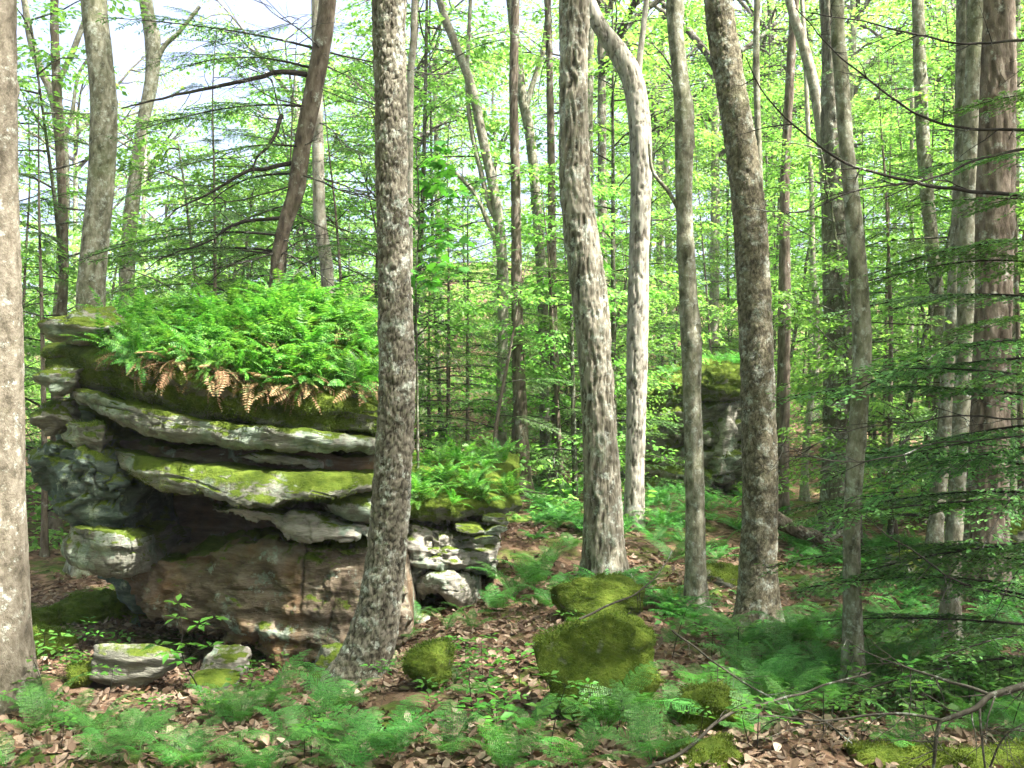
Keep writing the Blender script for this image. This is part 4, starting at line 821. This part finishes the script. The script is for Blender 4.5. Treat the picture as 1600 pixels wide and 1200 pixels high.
# the taller young plant before the undercut wall
d = 7.1; b = P(325, 1125, d); b[2] = zg1(b[0], b[1])
yp = thing('young_maple', 'spindly young plant with whorls of pale leaves before the undercut wall', 'sapling', b)
st = spline(np.array([b, P(318, 1095, d), P(305, 1065, d), P(290, 1040, d), P(283, 1010, d), P(285, 985, d), P(277, 945, d)]), 30)
mb = MB(); tube(mb, st-b, np.linspace(.006, .002, 30), 5); link('stem', mb.mesh('stem', [M['twigdark']]), yp)
for (px, py, br) in [(277, 942, None), (275, 965, (283, 985)), (335, 965, (290, 995)), (310, 975, (288, 990)), (245, 1008, (284, 1012)), (292, 1006, (284, 1012)), (328, 1010, (288, 1030)), (285, 1032, (285, 1035)), (265, 1018, (284, 1020))]:
    c = P(px, py, d+rng.normal(0, .06))-b; mb = MB()
    if br: tube(mb, np.array([P(*br, d)-b, c]), .002, 4, 0)
    m = 6; a = np.arange(m)*2*np.pi/m+rng.uniform(0, 6); e = rng.normal(0, .2, m); D = np.stack([np.cos(a)*np.cos(e), np.sin(a)*np.cos(e), np.sin(e)], 1)
    diamonds(mb, c+D*.015, D, unit(np.array([0, 0, 1.])+rng.normal(0, .2, (m, 3))), rng.uniform(.07, .11, m), .045, 1)
    link('leaf_whorl', mb.mesh('leaf_whorl', [M['twigdark'], M['maple']]), yp)

# ------------------------------------------------------------------ understory and far trees
US = [understory_mesh('beech_foliage', 600+i, 'beech', H=[6.5, 8, 9.5, 7.5, 5.][i], h0=[.8, 1.2, 1.6, .7, .5][i], nb=[26, 30, 34, 28, 22][i], spread=[1, 1.15, 1.25, 1.1, .9][i]) for i in range(5)]
UT = []
for me, tp in US:
    mb = MB(); tube(mb, tp, np.linspace(.05, .01, 30), 8); UT.append(mb.mesh('stem', [M['bk_green']]))
def understory(x, y, k, rz, s, label, group):
    t = thing('beech_sapling', label, 'tree', (x, y, zg1(x, y)-.05), rz, group); t.scale = (s, s, s)
    link('trunk', UT[k], t); link('crown', US[k][0], t); return t
rng = np.random.default_rng(1234)
def region(px):
    if px < 590: return 'behind the fern topped boulder'
    if px < 890: return 'in the gap between scaly and ridged trunks'
    if px < 1180: return 'beyond the far rock ledge'
    return 'up the slope beyond the dark double trunk'
AGE = ['low bushy young beech', 'young beech of middle height', 'tall slim young beech', 'wide branching young beech', 'small beech sapling']
def blocked(px, d): return (985 < px < 1200 and d < 22.5) or (1225 < px < 1300 and d < 29)
cnt = 0
while cnt < 105:
    d = 13.5+32*rng.random()**1.1; px = rng.uniform(-80, 1680)
    if blocked(px, d) or (560 < px < 700 and d < 16) or (px < 620 and d < 15.5) : continue
    x = (px-800)/F*d; cnt += 1
    k = int(rng.integers(5)); k = 4 if 800 < px < 905 else ([0, 4][k % 2] if px < 330 else k); understory(x, d, k, rng.uniform(0, 6.28), rng.uniform(.85, 1.25), AGE[k]+' with bright leaves '+region(px), AGE[k]+' '+region(px))
FT = []
for i in range(3):
    r_ = np.random.default_rng(700+i); pp = limb_path((0, 0, -.3), r_.uniform(0, 6), 1.5, 14, r_, 9, 0, .035)
    FT.append((trunk_mesh('far_trunk', pp, np.linspace(.17, .09, 9), M[['bk_green', 'bk_pale', 'bk_plate'][i]], 'smooth', 14, .25, 700+i, 0.), pp[-1]))
cnt = 0
while cnt < 46:
    d = 21+38*rng.random(); px = rng.uniform(-150, 1750); x = (px-800)/F*d
    if blocked(px, d) or (790 < px < 930 and d < 50) or (px < 440 and d < 55 and rng.random() < .85): continue
    cnt += 1; k = int(rng.integers(3)); s = rng.uniform(.7, 1.15)
    t = thing('forest_tree', 'tall '+['greenish grey', 'pale smooth', 'dark rough'][k]+' trunk '+region(px), 'tree', (x, d, zg1(x, d)), rng.uniform(0, 6.28), ['greenish grey', 'pale smooth', 'dark rough'][k]+' trees '+region(px)); t.scale = (s,)*3
    link('trunk', FT[k][0], t)
    link('crown', CANT[int(rng.integers(4))], t, tuple(FT[k][1]-np.array([0, 0, 1.5])), (0, 0, rng.uniform(0, 6.28)), rng.uniform(1.0, 1.5))
    if cnt % 3 == 0: link('lower_crown', CANT[int(rng.integers(4))], t, (FT[k][1][0]*.7, FT[k][1][1]*.7, FT[k][1][2]*.66), (0, 0, rng.uniform(0, 6.28)), rng.uniform(.75, 1.1))
# unseen trees added behind and beside the camera to shade the foreground
for i, (x, y) in enumerate([(5.5, -1.5), (9.5, 2.5), (3.5, -7), (-5, -3), (12, 8), (9, -8), (-8, 5), (14, -1), (10, 6), (13, 12), (7.5, 4.5), (16, 5), (11, 10.5)]):
    k = i % 3; t = thing('forest_tree', 'unseen tall straight tree added on the near side to shade the foreground', 'tree', (x, y, zg1(x, y)), i*1.3, 'added shade trees on the near side')
    link('trunk', FT[k][0], t); link('crown', CAN[i % 4], t, tuple(FT[k][1]-np.array([0, 0, 2])), (0, 0, i*2.1), 1.3)

rng = np.random.default_rng(4321); cnt = 0  # more of the unseen wood, added to keep skylight off the rock fronts
while cnt < 30:
    x, y = rng.uniform(-26, 16), rng.uniform(-26, 6)
    if abs(x) < 3.5 and y > -3.5 or (y > 0 and x > -.75*y-4) or (x > 4 and y > -6): continue
    cnt += 1; k = int(rng.integers(3)); t = thing('forest_tree', 'unseen tall tree added in the wood behind the viewpoint to block skylight', 'tree', (x, y, zg1(x, y)), rng.uniform(0, 6.28), 'added skylight blocking trees behind the viewpoint')
    link('trunk', FT[k][0], t); link('crown', CAN[cnt % 4], t, tuple(FT[k][1]-np.array([0, 0, 2])), (0, 0, cnt*2.1), 1.4)
    link('lower_crown', CAN[(cnt+1) % 4], t, (0, 0, 7.5), (0, 0, cnt*1.1), 1.2)
for (x, y) in [(-3, -5), (0, -7), (4, -6), (-6, -1), (-7, -6), (8, -5), (-9, 3), (2, -10), (-4, -11), (7, -11), (-7.5, 6.5)]:  # low unseen understory added around the camera against skylight
    understory(x, y, int(rng.integers(5)), rng.uniform(0, 6.28), 1.1, 'unseen young beech added in the wood behind the viewpoint to block skylight', 'added skylight blocking beeches behind the viewpoint')

# ------------------------------------------------------------------ hemlocks
def hemlock_tree(px, d, H, label, group, h0=.6, nb=26, seed=0, s=1., trunk_r=.05, py=None):
    r_ = np.random.default_rng(seed); x = (px-800)/F*d; z = zg1(x, d)
    t = thing('hemlock_tree', label, 'tree', (x, d, z), 0, group)
    pp = limb_path((0, 0, -.2), r_.uniform(0, 6), 1.5, H+.2, r_, 8, 0, .04); pp[:, :2] -= pp[0, :2]
    link('trunk', trunk_mesh('trunk', pp, np.linspace(trunk_r, .004, 8), M['bk_brown'], 'smooth', 12, .15, seed, 0.), t)
    for i in range(nb):
        f = (i+r_.random())/nb; h = h0+(H-h0)*f; c = [np.interp(h, pp[:, 2], pp[:, k]) for k in range(3)]
        link('bough', HEM[r_.integers(5)], t, c, (r_.normal(0, .15), r_.normal(-.02, .12), i*2.4+r_.normal(0, .3)), s*(1.15-.75*f)*r_.uniform(.75, 1.15))
    return t
HT = [(70, 14, 7, .5), (330, 14.5, 7.5, 1.6), (410, 16.5, 8, 1.), (560, 15, 6.5, 1.), (700, 17, 6, .4), (760, 15, 4., .3), (880, 16.5, 5.5, .3), (930, 20, 6, .4), (1010, 24, 6, .8), (640, 21, 8, .5), (1400, 14, 7, .4), (1380, 18, 8, .4), (1530, 15, 8, .4), (1600, 12.5, 7, .4), (1470, 19, 9, .4), (1120, 25, 8, .5), (820, 25, 8, .6), (1350, 23, 8, .5), (20, 18, 8, .5), (670, 19, 5, .3), (730, 18, 5.5, .3), (800, 20, 5, .3), (900, 22, 6, .4), (960, 18, 5, .3), (990, 23, 6, .4), (850, 19, 4.5, .3), (1060, 25, 6.5, .4), (1440, 16, 7, .3), (1570, 18, 8, .3), (1500, 12.5, 4.5, .3)]
for i, (px, d, H, h0) in enumerate(HT):
    sz = 'low' if H < 5.2 else ('tall' if H > 7 else 'half grown')
    lb, gp = (sz+' feathery dark hemlock behind the fern topped boulder', sz+' hemlocks behind the boulder') if px < 620 else ((sz+' feathery hemlock in the gap beside the ridged trunk', sz+' hemlocks in the central gap') if px < 1060 else (sz+' dense dark hemlock in the right hand thicket', sz+' hemlocks in the thicket'))
    hemlock_tree(px, d, H, lb.replace('right hand ', 'shady '), gp, h0, int(H*4.6), 800+i, rng.uniform(.85, 1.15))

# ------------------------------------------------------------------ near hemlock at the edge of the thicket, its bare boughs, fallen wood
rng = np.random.default_rng(77)
nx, nd = 1720, 7.2; nb_ = P(nx, 1000, nd); nb_[2] = zg1(nb_[0], nb_[1])
nh = thing('hemlock_tree', 'hemlock whose green sprays and long bare boughs reach in over the ferns', 'tree', nb_)
link('trunk', trunk_mesh('trunk', np.array([[0, 0, -.3], [0, 0, 2], [.05, 0, 4], [0, .05, 7.5]]), np.array([.15, .14, .12, .06]), M['bk_brown'], 'plate', 30, .05, 5, 0.), nh)
for i, (py, az, sc_, dy) in enumerate([(330, 3.3, .75, 0), (430, 2.9, .8, 0), (500, 3.5, .9, 0), (560, 3.0, 1.0, 0), (610, 3.4, .95, 0), (660, 2.75, 1.05, 0), (700, 3.2, 1.1, 0), (750, 2.9, 1.0, 0), (800, 3.45, 1.05, 0), (850, 3.1, 1.1, 0), (900, 2.8, .95, 0), (940, 3.3, 1.1, 0), (990, 3.0, 1.0, 0), (1040, 3.5, 1.15, 0), (1090, 3.15, 1.1, 0), (1130, 3.55, 1.2, 0), (240, 3.05, .8, 0), (160, 3.4, .7, 0), (720, 3.75, .9, 0), (1000, 3.8, .95, 0), (590, 3.8, .8, 0), (480, 2.6, 1., 0), (540, 3.3, 1.1, 0), (640, 3.05, 1.15, 0), (680, 3.55, .85, 0), (780, 2.65, 1.1, 0), (830, 3.7, .8, 0), (870, 2.95, 1.2, 0), (960, 2.6, 1.05, 0), (380, 3.1, .9, 0)]):
    h = EYE-(py-600)/F*nd-nb_[2]
    link('bough', HEMN[i % 4], nh, (0, 0, max(h, .25)), (rng.normal(0, .12), rng.normal(-.03, .08), az), sc_)
def branch_mesh(name, lines, mat, off, seed=0, twigs=0, tl=.25):
    """lines: (d0, d1, r0, r1, [(px, py), ...])"""
    r_ = np.random.default_rng(seed); mb = MB()
    for d0, d1, r0, r1, pl in lines:
        n = len(pl); pts = np.array([P(x, y, d0+(d1-d0)*i/(n-1)) for i, (x, y) in enumerate(pl)]); c = spline(pts, n*7)
        c = c+.012*np.stack([perlin(c*5+k*9+seed) for k in range(3)], 1)
        tube(mb, c, np.linspace(r0, r1, len(c)), 6)
        for k in range(twigs):
            j = r_.integers(4, len(c)-1); t_ = unit(c[j]-c[j-1]); az = math.atan2(t_[1], t_[0])+r_.choice([-1, 1])*r_.uniform(.4, 1.1)
            q = limb_path(c[j], az, r_.normal(-.1, .45), tl*r_.uniform(.4, 1.6), r_, 7, -.02, .16); tube(mb, q, np.linspace(min(r0*.35, .005), .001, 7), 4)
            for e in range(2):
                jj = r_.integers(2, 6); q2 = limb_path(q[jj], az+r_.choice([-1, 1])*.7, r_.normal(-.1, .4), tl*.4, r_, 5, 0, .16); tube(mb, q2, np.linspace(.002, .0008, 5), 3)
    return mb.mesh(name, [M[mat]], True, False, off)
for i, ln in enumerate([(7.2, 6.3, .012, .003, [(1725, 60), (1600, 62), (1500, 68), (1400, 45), (1330, 30), (1250, 18)]),
                        (7.2, 6.2, .014, .003, [(1725, 206), (1600, 205), (1480, 196), (1400, 158), (1340, 110), (1290, 68), (1245, 12)]),
                        (7.2, 6.0, .018, .003, [(1725, 306), (1600, 304), (1500, 298), (1420, 282), (1330, 258), (1250, 205), (1190, 140), (1165, 90)]),
                        (7.2, 6.2, .013, .003, [(1725, 215), (1600, 233), (1520, 252), (1450, 280), (1330, 300), (1260, 330), (1190, 330)]),
                        (7.2, 6.4, .010, .002, [(1725, 655), (1600, 655), (1500, 650), (1420, 660), (1340, 670), (1260, 700)]),
                        (7.2, 6.0, .010, .002, [(1725, 690), (1600, 700), (1480, 690), (1390, 715), (1300, 720), (1210, 690)]),
                        (7.2, 5.8, .012, .002, [(1725, 960), (1600, 935), (1500, 910), (1440, 870), (1380, 830), (1340, 800)])]):
    link('bare_bough', branch_mesh('bare_bough', [ln], 'twigdark', nb_, 40+i, 12, .3), nh)
fb = P(1530, 1180, 4.9); fb[2] = zg1(fb[0], fb[1])
o = link('fallen_branch', branch_mesh('fallen_branch', [(4.9, 4.9, .020, .011, [(1660, 1050), (1600, 1069), (1560, 1082), (1544, 1088), (1525, 1106), (1500, 1116), (1469, 1126)]), (4.9, 4.9, .011, .007, [(1469, 1126), (1462, 1150), (1460, 1185), (1455, 1230)]),
     (4.9, 5.1, .008, .003, [(1469, 1124), (1430, 1118), (1380, 1116), (1280, 1124), (1200, 1118)]), (4.9, 4.8, .007, .005, [(1530, 1104), (1532, 1140), (1538, 1180), (1540, 1230)]), (4.9, 5.6, .009, .003, [(1544, 1084), (1480, 1062), (1440, 1050), (1390, 1035), (1345, 1012)]),
     (4.9, 4.7, .006, .002, [(1545, 1200), (1570, 1150), (1600, 1130), (1640, 1110)])], 'twig', fb, 3, 9, .22), None, tuple(fb)); tag(o, 'forked pale bare branch lying over the ferns above the mossy log', 'branch')
fb = P(1230, 1120, 5.6); fb[2] = zg1(fb[0], fb[1])
o = link('fallen_branch', branch_mesh('fallen_branch', [(6.6, 5.4, .007, .004, [(1050, 985), (1090, 1015), (1140, 1052), (1185, 1080), (1230, 1105), (1275, 1120), (1330, 1160)])], 'twig', fb, 4, 10, .2), None, tuple(fb)); tag(o, 'thin arched dead branch crossing the ferns below the warty trunk', 'branch')
fb = P(1060, 1180, 5.2); fb[2] = zg1(fb[0], fb[1])
o = link('fallen_branch', branch_mesh('fallen_branch', [(5.1, 5.9, .010, .006, [(1005, 1205), (1080, 1165), (1130, 1120), (1180, 1103), (1260, 1080), (1360, 1050)])], 'twig', fb, 5, 8, .2), None, tuple(fb)); tag(o, 'slanting stick running from dry leaves up into the ferns', 'branch')
fb = P(980, 940, 8.0); fb[2] = zg1(fb[0], fb[1])
o = link('fallen_branch', branch_mesh('fallen_branch', [(7.8, 8.6, .010, .004, [(905, 968), (950, 945), (990, 930), (1020, 905), (1040, 880), (1050, 860)])], 'twig', fb, 6, 6, .2), None, tuple(fb)); tag(o, 'curved dead stick leaning over the mossy hump', 'branch')
fb = P(620, 1120, 6.2); fb[2] = zg1(fb[0], fb[1])
o = link('fallen_branch', branch_mesh('fallen_branch', [(6.3, 6.9, .008, .004, [(565, 1140), (600, 1118), (640, 1095), (680, 1085)])], 'twig', fb, 7, 4, .15), None, tuple(fb)); tag(o, 'short pale stick on the leaf litter near the low mossy stone', 'branch')
def log(label, a, b, r, mat, seed, moss=False):
    c = (a+b)/2; n = 6; pts = np.array([a+(b-a)*k/(n-1) for k in range(n)]); pts[:, 2] += .02*np.sin(np.arange(n)*1.7+seed)
    o = link('fallen_log', trunk_mesh('fallen_log', pts, np.linspace(r, r*.75, n), M[mat], 'plate', 28, .03, seed, None, c), None, tuple(c)); tag(o, label, 'log')
def gp(px, d, up): x = (px-800)/F*d; return np.array([x, d, zg1(x, d)+up])
M['log_moss'] = rock_mat('log_moss', (.05, .035, .025), (.12, .085, .06), (.2, .15, .11), moss=1.1, lich=.2, mossface=.5)
log('thick mossy log lying under the forked pale branch', gp(1330, 5.5, -.06), gp(1750, 5.55, .06), .11, 'log_moss', 1)
log('decaying log leaning on the slope between warty and dark double trunks', P(1205, 808, 13.2), P(1310, 858, 13.2), .10, 'bk_brown', 2)
log('grey pole fallen across the leaning log', P(1245, 872, 13.0), P(1320, 828, 13.6), .05, 'bk_green', 3)
log('dark rotting log at the foot of the far slope', P(1215, 835, 14.5), P(1330, 880, 14), .08, 'bk_brown', 4)
# dead twiggy boughs on the leaning hemlock and its pale neighbour
for o_ in [q for q in bpy.data.objects if q.parent is None and q.get('label', '').startswith(('leaning brown hemlock', 'pale straight trunk hung'))]:
    lean = 'leaning' in o_['label']; dd = 12 if lean else 14.5
    for k in range(15 if lean else 12):
        py = rng.uniform(20, 400)
        pxx = np.interp(py, [0, 70, 150, 230, 300, 350, 430], [512, 503, 488, 472, 462, 446, 432]) if lean else np.interp(py, [120, 230, 340, 440], [496, 497, 500, 512])
        link('dead_bough', BARE[k % 4], o_, tuple(P(pxx, py, dd)-np.array(o_.location)), (rng.normal(0, .3), rng.normal(.1, .25), rng.uniform(0, 6.28)), rng.uniform(.5, 1.05))
        if lean and k < 9: link('bough', HEM[k % 5], o_, tuple(P(pxx, py, dd)-np.array(o_.location)), (0, rng.normal(0, .12), rng.uniform(2.2, 4.1)), rng.uniform(.9, 1.35))
# long dark limb reaching left from the leaning hemlock
hl = [q for q in bpy.data.objects if q.get('label', '').startswith('leaning brown hemlock')][0]
for i, ln in enumerate([(12, 11, .035, .008, [(484, 118), (440, 112), (400, 122), (340, 135), (270, 150), (190, 170)]), (12, 11.2, .03, .006, [(455, 255), (420, 262), (380, 270), (330, 300), (270, 330)]), (12, 11.2, .03, .006, [(440, 180), (425, 220), (400, 250), (396, 270)]), (12, 11, .025, .005, [(440, 340), (370, 350), (320, 380), (260, 400), (225, 425)])]):
    link('limb', branch_mesh('limb', [ln], 'twigdark', np.array(hl.location), 60+i, 9, .45), hl)
# maple sapling with broad leaves beside the scaly trunk
ms = P(655, 800, 10.6); ms[2] = zg1(ms[0], ms[1])
mt_ = thing('maple_sapling', 'slim maple sapling with broad lobed leaves right of the scaly trunk', 'tree', ms)
mb = MB(); tube(mb, spline(np.array([ms-np.array([0, 0, .1]), P(652, 600, 10.6), P(650, 450, 10.6), P(655, 330, 10.6), P(650, 230, 10.6)]), 30)-ms, np.linspace(.018, .006, 30), 6); link('trunk', mb.mesh('trunk', [M['bk_green']]), mt_)
mb = MB(); B = []; D = []
for (px, py, L_) in [(655, 290, 75), (655, 320, 100), (652, 350, 70), (652, 380, 95), (650, 410, 70), (652, 250, 70), (652, 440, 50)]:
    for k in range(3):
        e = P(px+L_*rng.uniform(.5, 1.1)*rng.choice([1, 1, 1, -.4]), py+rng.uniform(-35, 20), 10.6+rng.normal(0, .35)); s0 = P(px-4, py+15, 10.6)
        q = spline(np.array([s0, (s0+e)/2+np.array([0, 0, .05]), e]), 8); tube(mb, q-ms, np.linspace(.004, .0015, 8), 4, 0)
        for t_ in rng.uniform(.35, 1, 8):
            B.append(q[int(t_*7)]-ms+rng.normal(0, .05, 3)); a = rng.uniform(0, 6.28); D.append((math.cos(a), math.sin(a), rng.normal(-.35, .2)))
maples(mb, np.array(B), unit(np.array(D)), unit(np.array([0, 0, 1.])+rng.normal(0, .3, (len(B), 3))), rng.uniform(.09, .14, len(B)), 1)
link('crown', mb.mesh('crown', [M['twigdark'], M['maple']]), mt_)
# the far wood closing the view
def far_wood():
    r_ = np.random.default_rng(9); mb = MB(); n = 6400
    x = r_.uniform(-55, 55, n); y = r_.uniform(42, 72, n); px = 800+F*x/y; h = r_.random(n)**1.3*17
    g = zg(x, y); cl = fbm(np.stack([x*.22, y*.22, h*.3], 1), 3); lim = np.where(px < 480, .45, np.where((px > 800) & (px < 905), .9, -.35))
    k = (cl > np.where(h > np.where(px < 480, 8.5, 7), lim, -.7)); x, y, h, g = x[k], y[k], h[k], g[k]
    sprays(mb, np.stack([x, y, g+h], 1), r_.uniform(0, 6.28, len(x)), r_.normal(0, .2, len(x)), r_.uniform(1.2, 2.4, len(x)), r_, 14, .3, 0)
    o = link('far_wood', mb.mesh('far_wood', [M['beech']])); o['kind'] = 'stuff'; o['label'] = 'bright green mass of far woodland leaves closing the view'
far_wood()
HZ = .0007
if HZ:
    mb = MB(); x0, x1, y0, y1, z0, z1 = -78, 78, -34, 106, -4, 40
    mb.add([(x, y, z) for x in (x0, x1) for y in (y0, y1) for z in (z0, z1)], [(0, 1, 3, 2), (4, 6, 7, 5), (0, 4, 5, 1), (2, 3, 7, 6), (0, 2, 6, 4), (1, 5, 7, 3)])
    m, nt, out, N, L = newmat('haze'); pv = N('ShaderNodeVolumePrincipled'); pv.inputs['Color'].default_value = (.95, .97, .93, 1); pv.inputs['Density'].default_value = HZ; pv.inputs['Anisotropy'].default_value = .2
    L(pv.outputs[0], out.inputs['Volume']); o = link('haze', mb.mesh('haze', [m], False)); o['kind'] = 'stuff'; o['label'] = 'thin pale haze in the woodland air'
def undergrowth():
    r_ = np.random.default_rng(19); mb = MB(); n = 5200
    d = 14+40*r_.random(n); px = r_.uniform(-60, 1660, n); k = ~(((px > 1215) & (px < 1305) & (d > 15) & (d < 30)) | ((px > 985) & (px < 1180) & (d < 22))); d, px = d[k], px[k]; x = (px-800)/F*d
    z = zg(x, d)+r_.random(len(x))**2*.9
    sprays(mb, np.stack([x, d, z], 1), r_.uniform(0, 6.28, len(x)), r_.normal(.3, .3, len(x)), r_.uniform(.4, .9, len(x))*(d/22)**.5, r_, 12, .12, 0)
    o = link('undergrowth', mb.mesh('undergrowth', [M['beech']])); o['kind'] = 'stuff'; o['label'] = 'low leafy undergrowth covering the far forest floor'
undergrowth()
# moss pile standing off the stones
M['moss'] = leaf_mat('moss_pile', [(.06, .062, .015), (.055, .095, .01), (.10, .15, .017), (.19, .235, .035)], (1.3, 1.3, .8), .3, .15, .9, 5.)
def moss_pile(o, me, n, seed, hgt=.02, minz=-.1, mask=-.3):
    r_ = np.random.default_rng(seed); V = np.empty(len(me.vertices)*3, np.float32); me.vertices.foreach_get('co', V); V = V.reshape(-1, 3)
    Nn = np.empty(len(me.vertices)*3, np.float32); me.vertices.foreach_get('normal', Nn); Nn = Nn.reshape(-1, 3)
    ok = np.where(Nn[:, 2] > minz)[0]
    ok = ok[perlin(V[ok]*4.5+seed*3.1+.5*Nn[ok]) > mask]
    i = r_.choice(ok, n); B = V[i]+r_.normal(0, .012, (n, 3)); B -= Nn[i]*.004
    D = unit(Nn[i]+r_.normal(0, .5, (n, 3))); h = hgt*r_.uniform(.5, 1.3, n)*(.7+.6*np.clip(perlin(B*7), -.5, 1))
    mb = MB(); diamonds(mb, B, D, unit(r_.normal(size=(n, 3))), h, h*.45, 0, 0., .4)
    q = link('moss', mb.mesh('moss', [M['moss']], False), o); q['kind'] = 'stuff'
for k, o in enumerate([q for q in bpy.data.objects if q.parent is None and q.name.startswith('mossy_rock')]):
    moss_pile(o, o.data, 9000 if k == 0 else 3500, k, .022)
for o in [q for q in bpy.data.objects if q.get('label', '').startswith('thick mossy log')]: moss_pile(o, o.data, 16000, 77, .02, -.1, mask=-.35)
for q in list(boulder.children):
    if q.name.startswith('mossy_cap'): moss_pile(q, q.data, 26000, 50, .028, -.2)
    if q.name.startswith('mossy_ledge'): moss_pile(q, q.data, 9000, 51, .018, .25, mask=-.02)
    if q.name.startswith('knob'): moss_pile(q, q.data, 2200, 52, .016, .2, mask=0.)

rng = np.random.default_rng(31)
for k in range(16):
    px = rng.uniform(1010, 1170); p = P(px, np.interp(px, [985, 1040, 1110, 1190], [640, 600, 575, 578]), 21.2+rng.uniform(0, 2)); p[2] += .05
    put('ledge_fern', FERNG[k % 6], p, rng.uniform(0, 6.28), rng.uniform(.8, 1.3), 'fern sprouting on top of the shaded far ledge', 'fern', 'ferns on the far ledge')

# the larger single leaves lying loose on the litter
def single_leaves():
    rng = np.random.default_rng(8); ms = []
    for k in range(6):
        n = 7; t = np.linspace(0, 1, n); L_ = [.075, .085, .065, .09, .07, .08][k]; w_ = L_*[.3, .34, .28, .26, .36, .3][k]*np.sin(np.pi*np.clip(t*.9+.05, 0, 1))**.8; cu = [.5, -.3, .7, .25, -.5, .9][k]
        z = L_*.12*np.sin(t*np.pi)*(1 if k % 2 else -1)
        V = np.stack([np.stack([t*L_, sgn*w_+0*t, z+abs(sgn)*cu*w_*.6+.006], 1) for sgn in (-1, 0, 1)], 1).reshape(-1, 3)
        mb = MB(); mb.add(V, grid_faces(n, 3)); ms.append(mb.mesh('fallen_leaf', [M['litter1']]))
    for i in range(260):
        px = rng.uniform(10, 1590); py = 1070+125*rng.random()**.7; d = ray_ground(px, py); c = P(px, py, d); w_ = 'before the big boulder' if px < 600 else ('around the large mossy rock' if px < 1130 else 'beside the mossy log')
        put('fallen_leaf', ms[i % 6], (c[0], c[1], zg1(c[0], c[1])+.016), rng.uniform(0, 6.28), rng.uniform(.85, 1.2), 'curled dry brown leaf loose on the litter '+w_, 'leaf', 'loose leaves '+w_, (rng.normal(0, .3), rng.normal(0, .3)))
m, nt, out, N, L = newmat('loose_leaf'); oi = N("ShaderNodeObjectInfo"); r = ramp(N, [(0, (.10, .06, .036)), (.3, (.18, .12, .075)), (.6, (.26, .195, .14)), (.8, (.15, .085, .05)), (1, (.32, .26, .2))]); L(oi.outputs['Random'], r.inputs[0])
p_ = N("ShaderNodeBsdfPrincipled", i_Roughness=.65); L(r.outputs[0], p_.inputs['Base Color']); L(p_.outputs[0], out.inputs[0]); M['litter1'] = m
single_leaves()
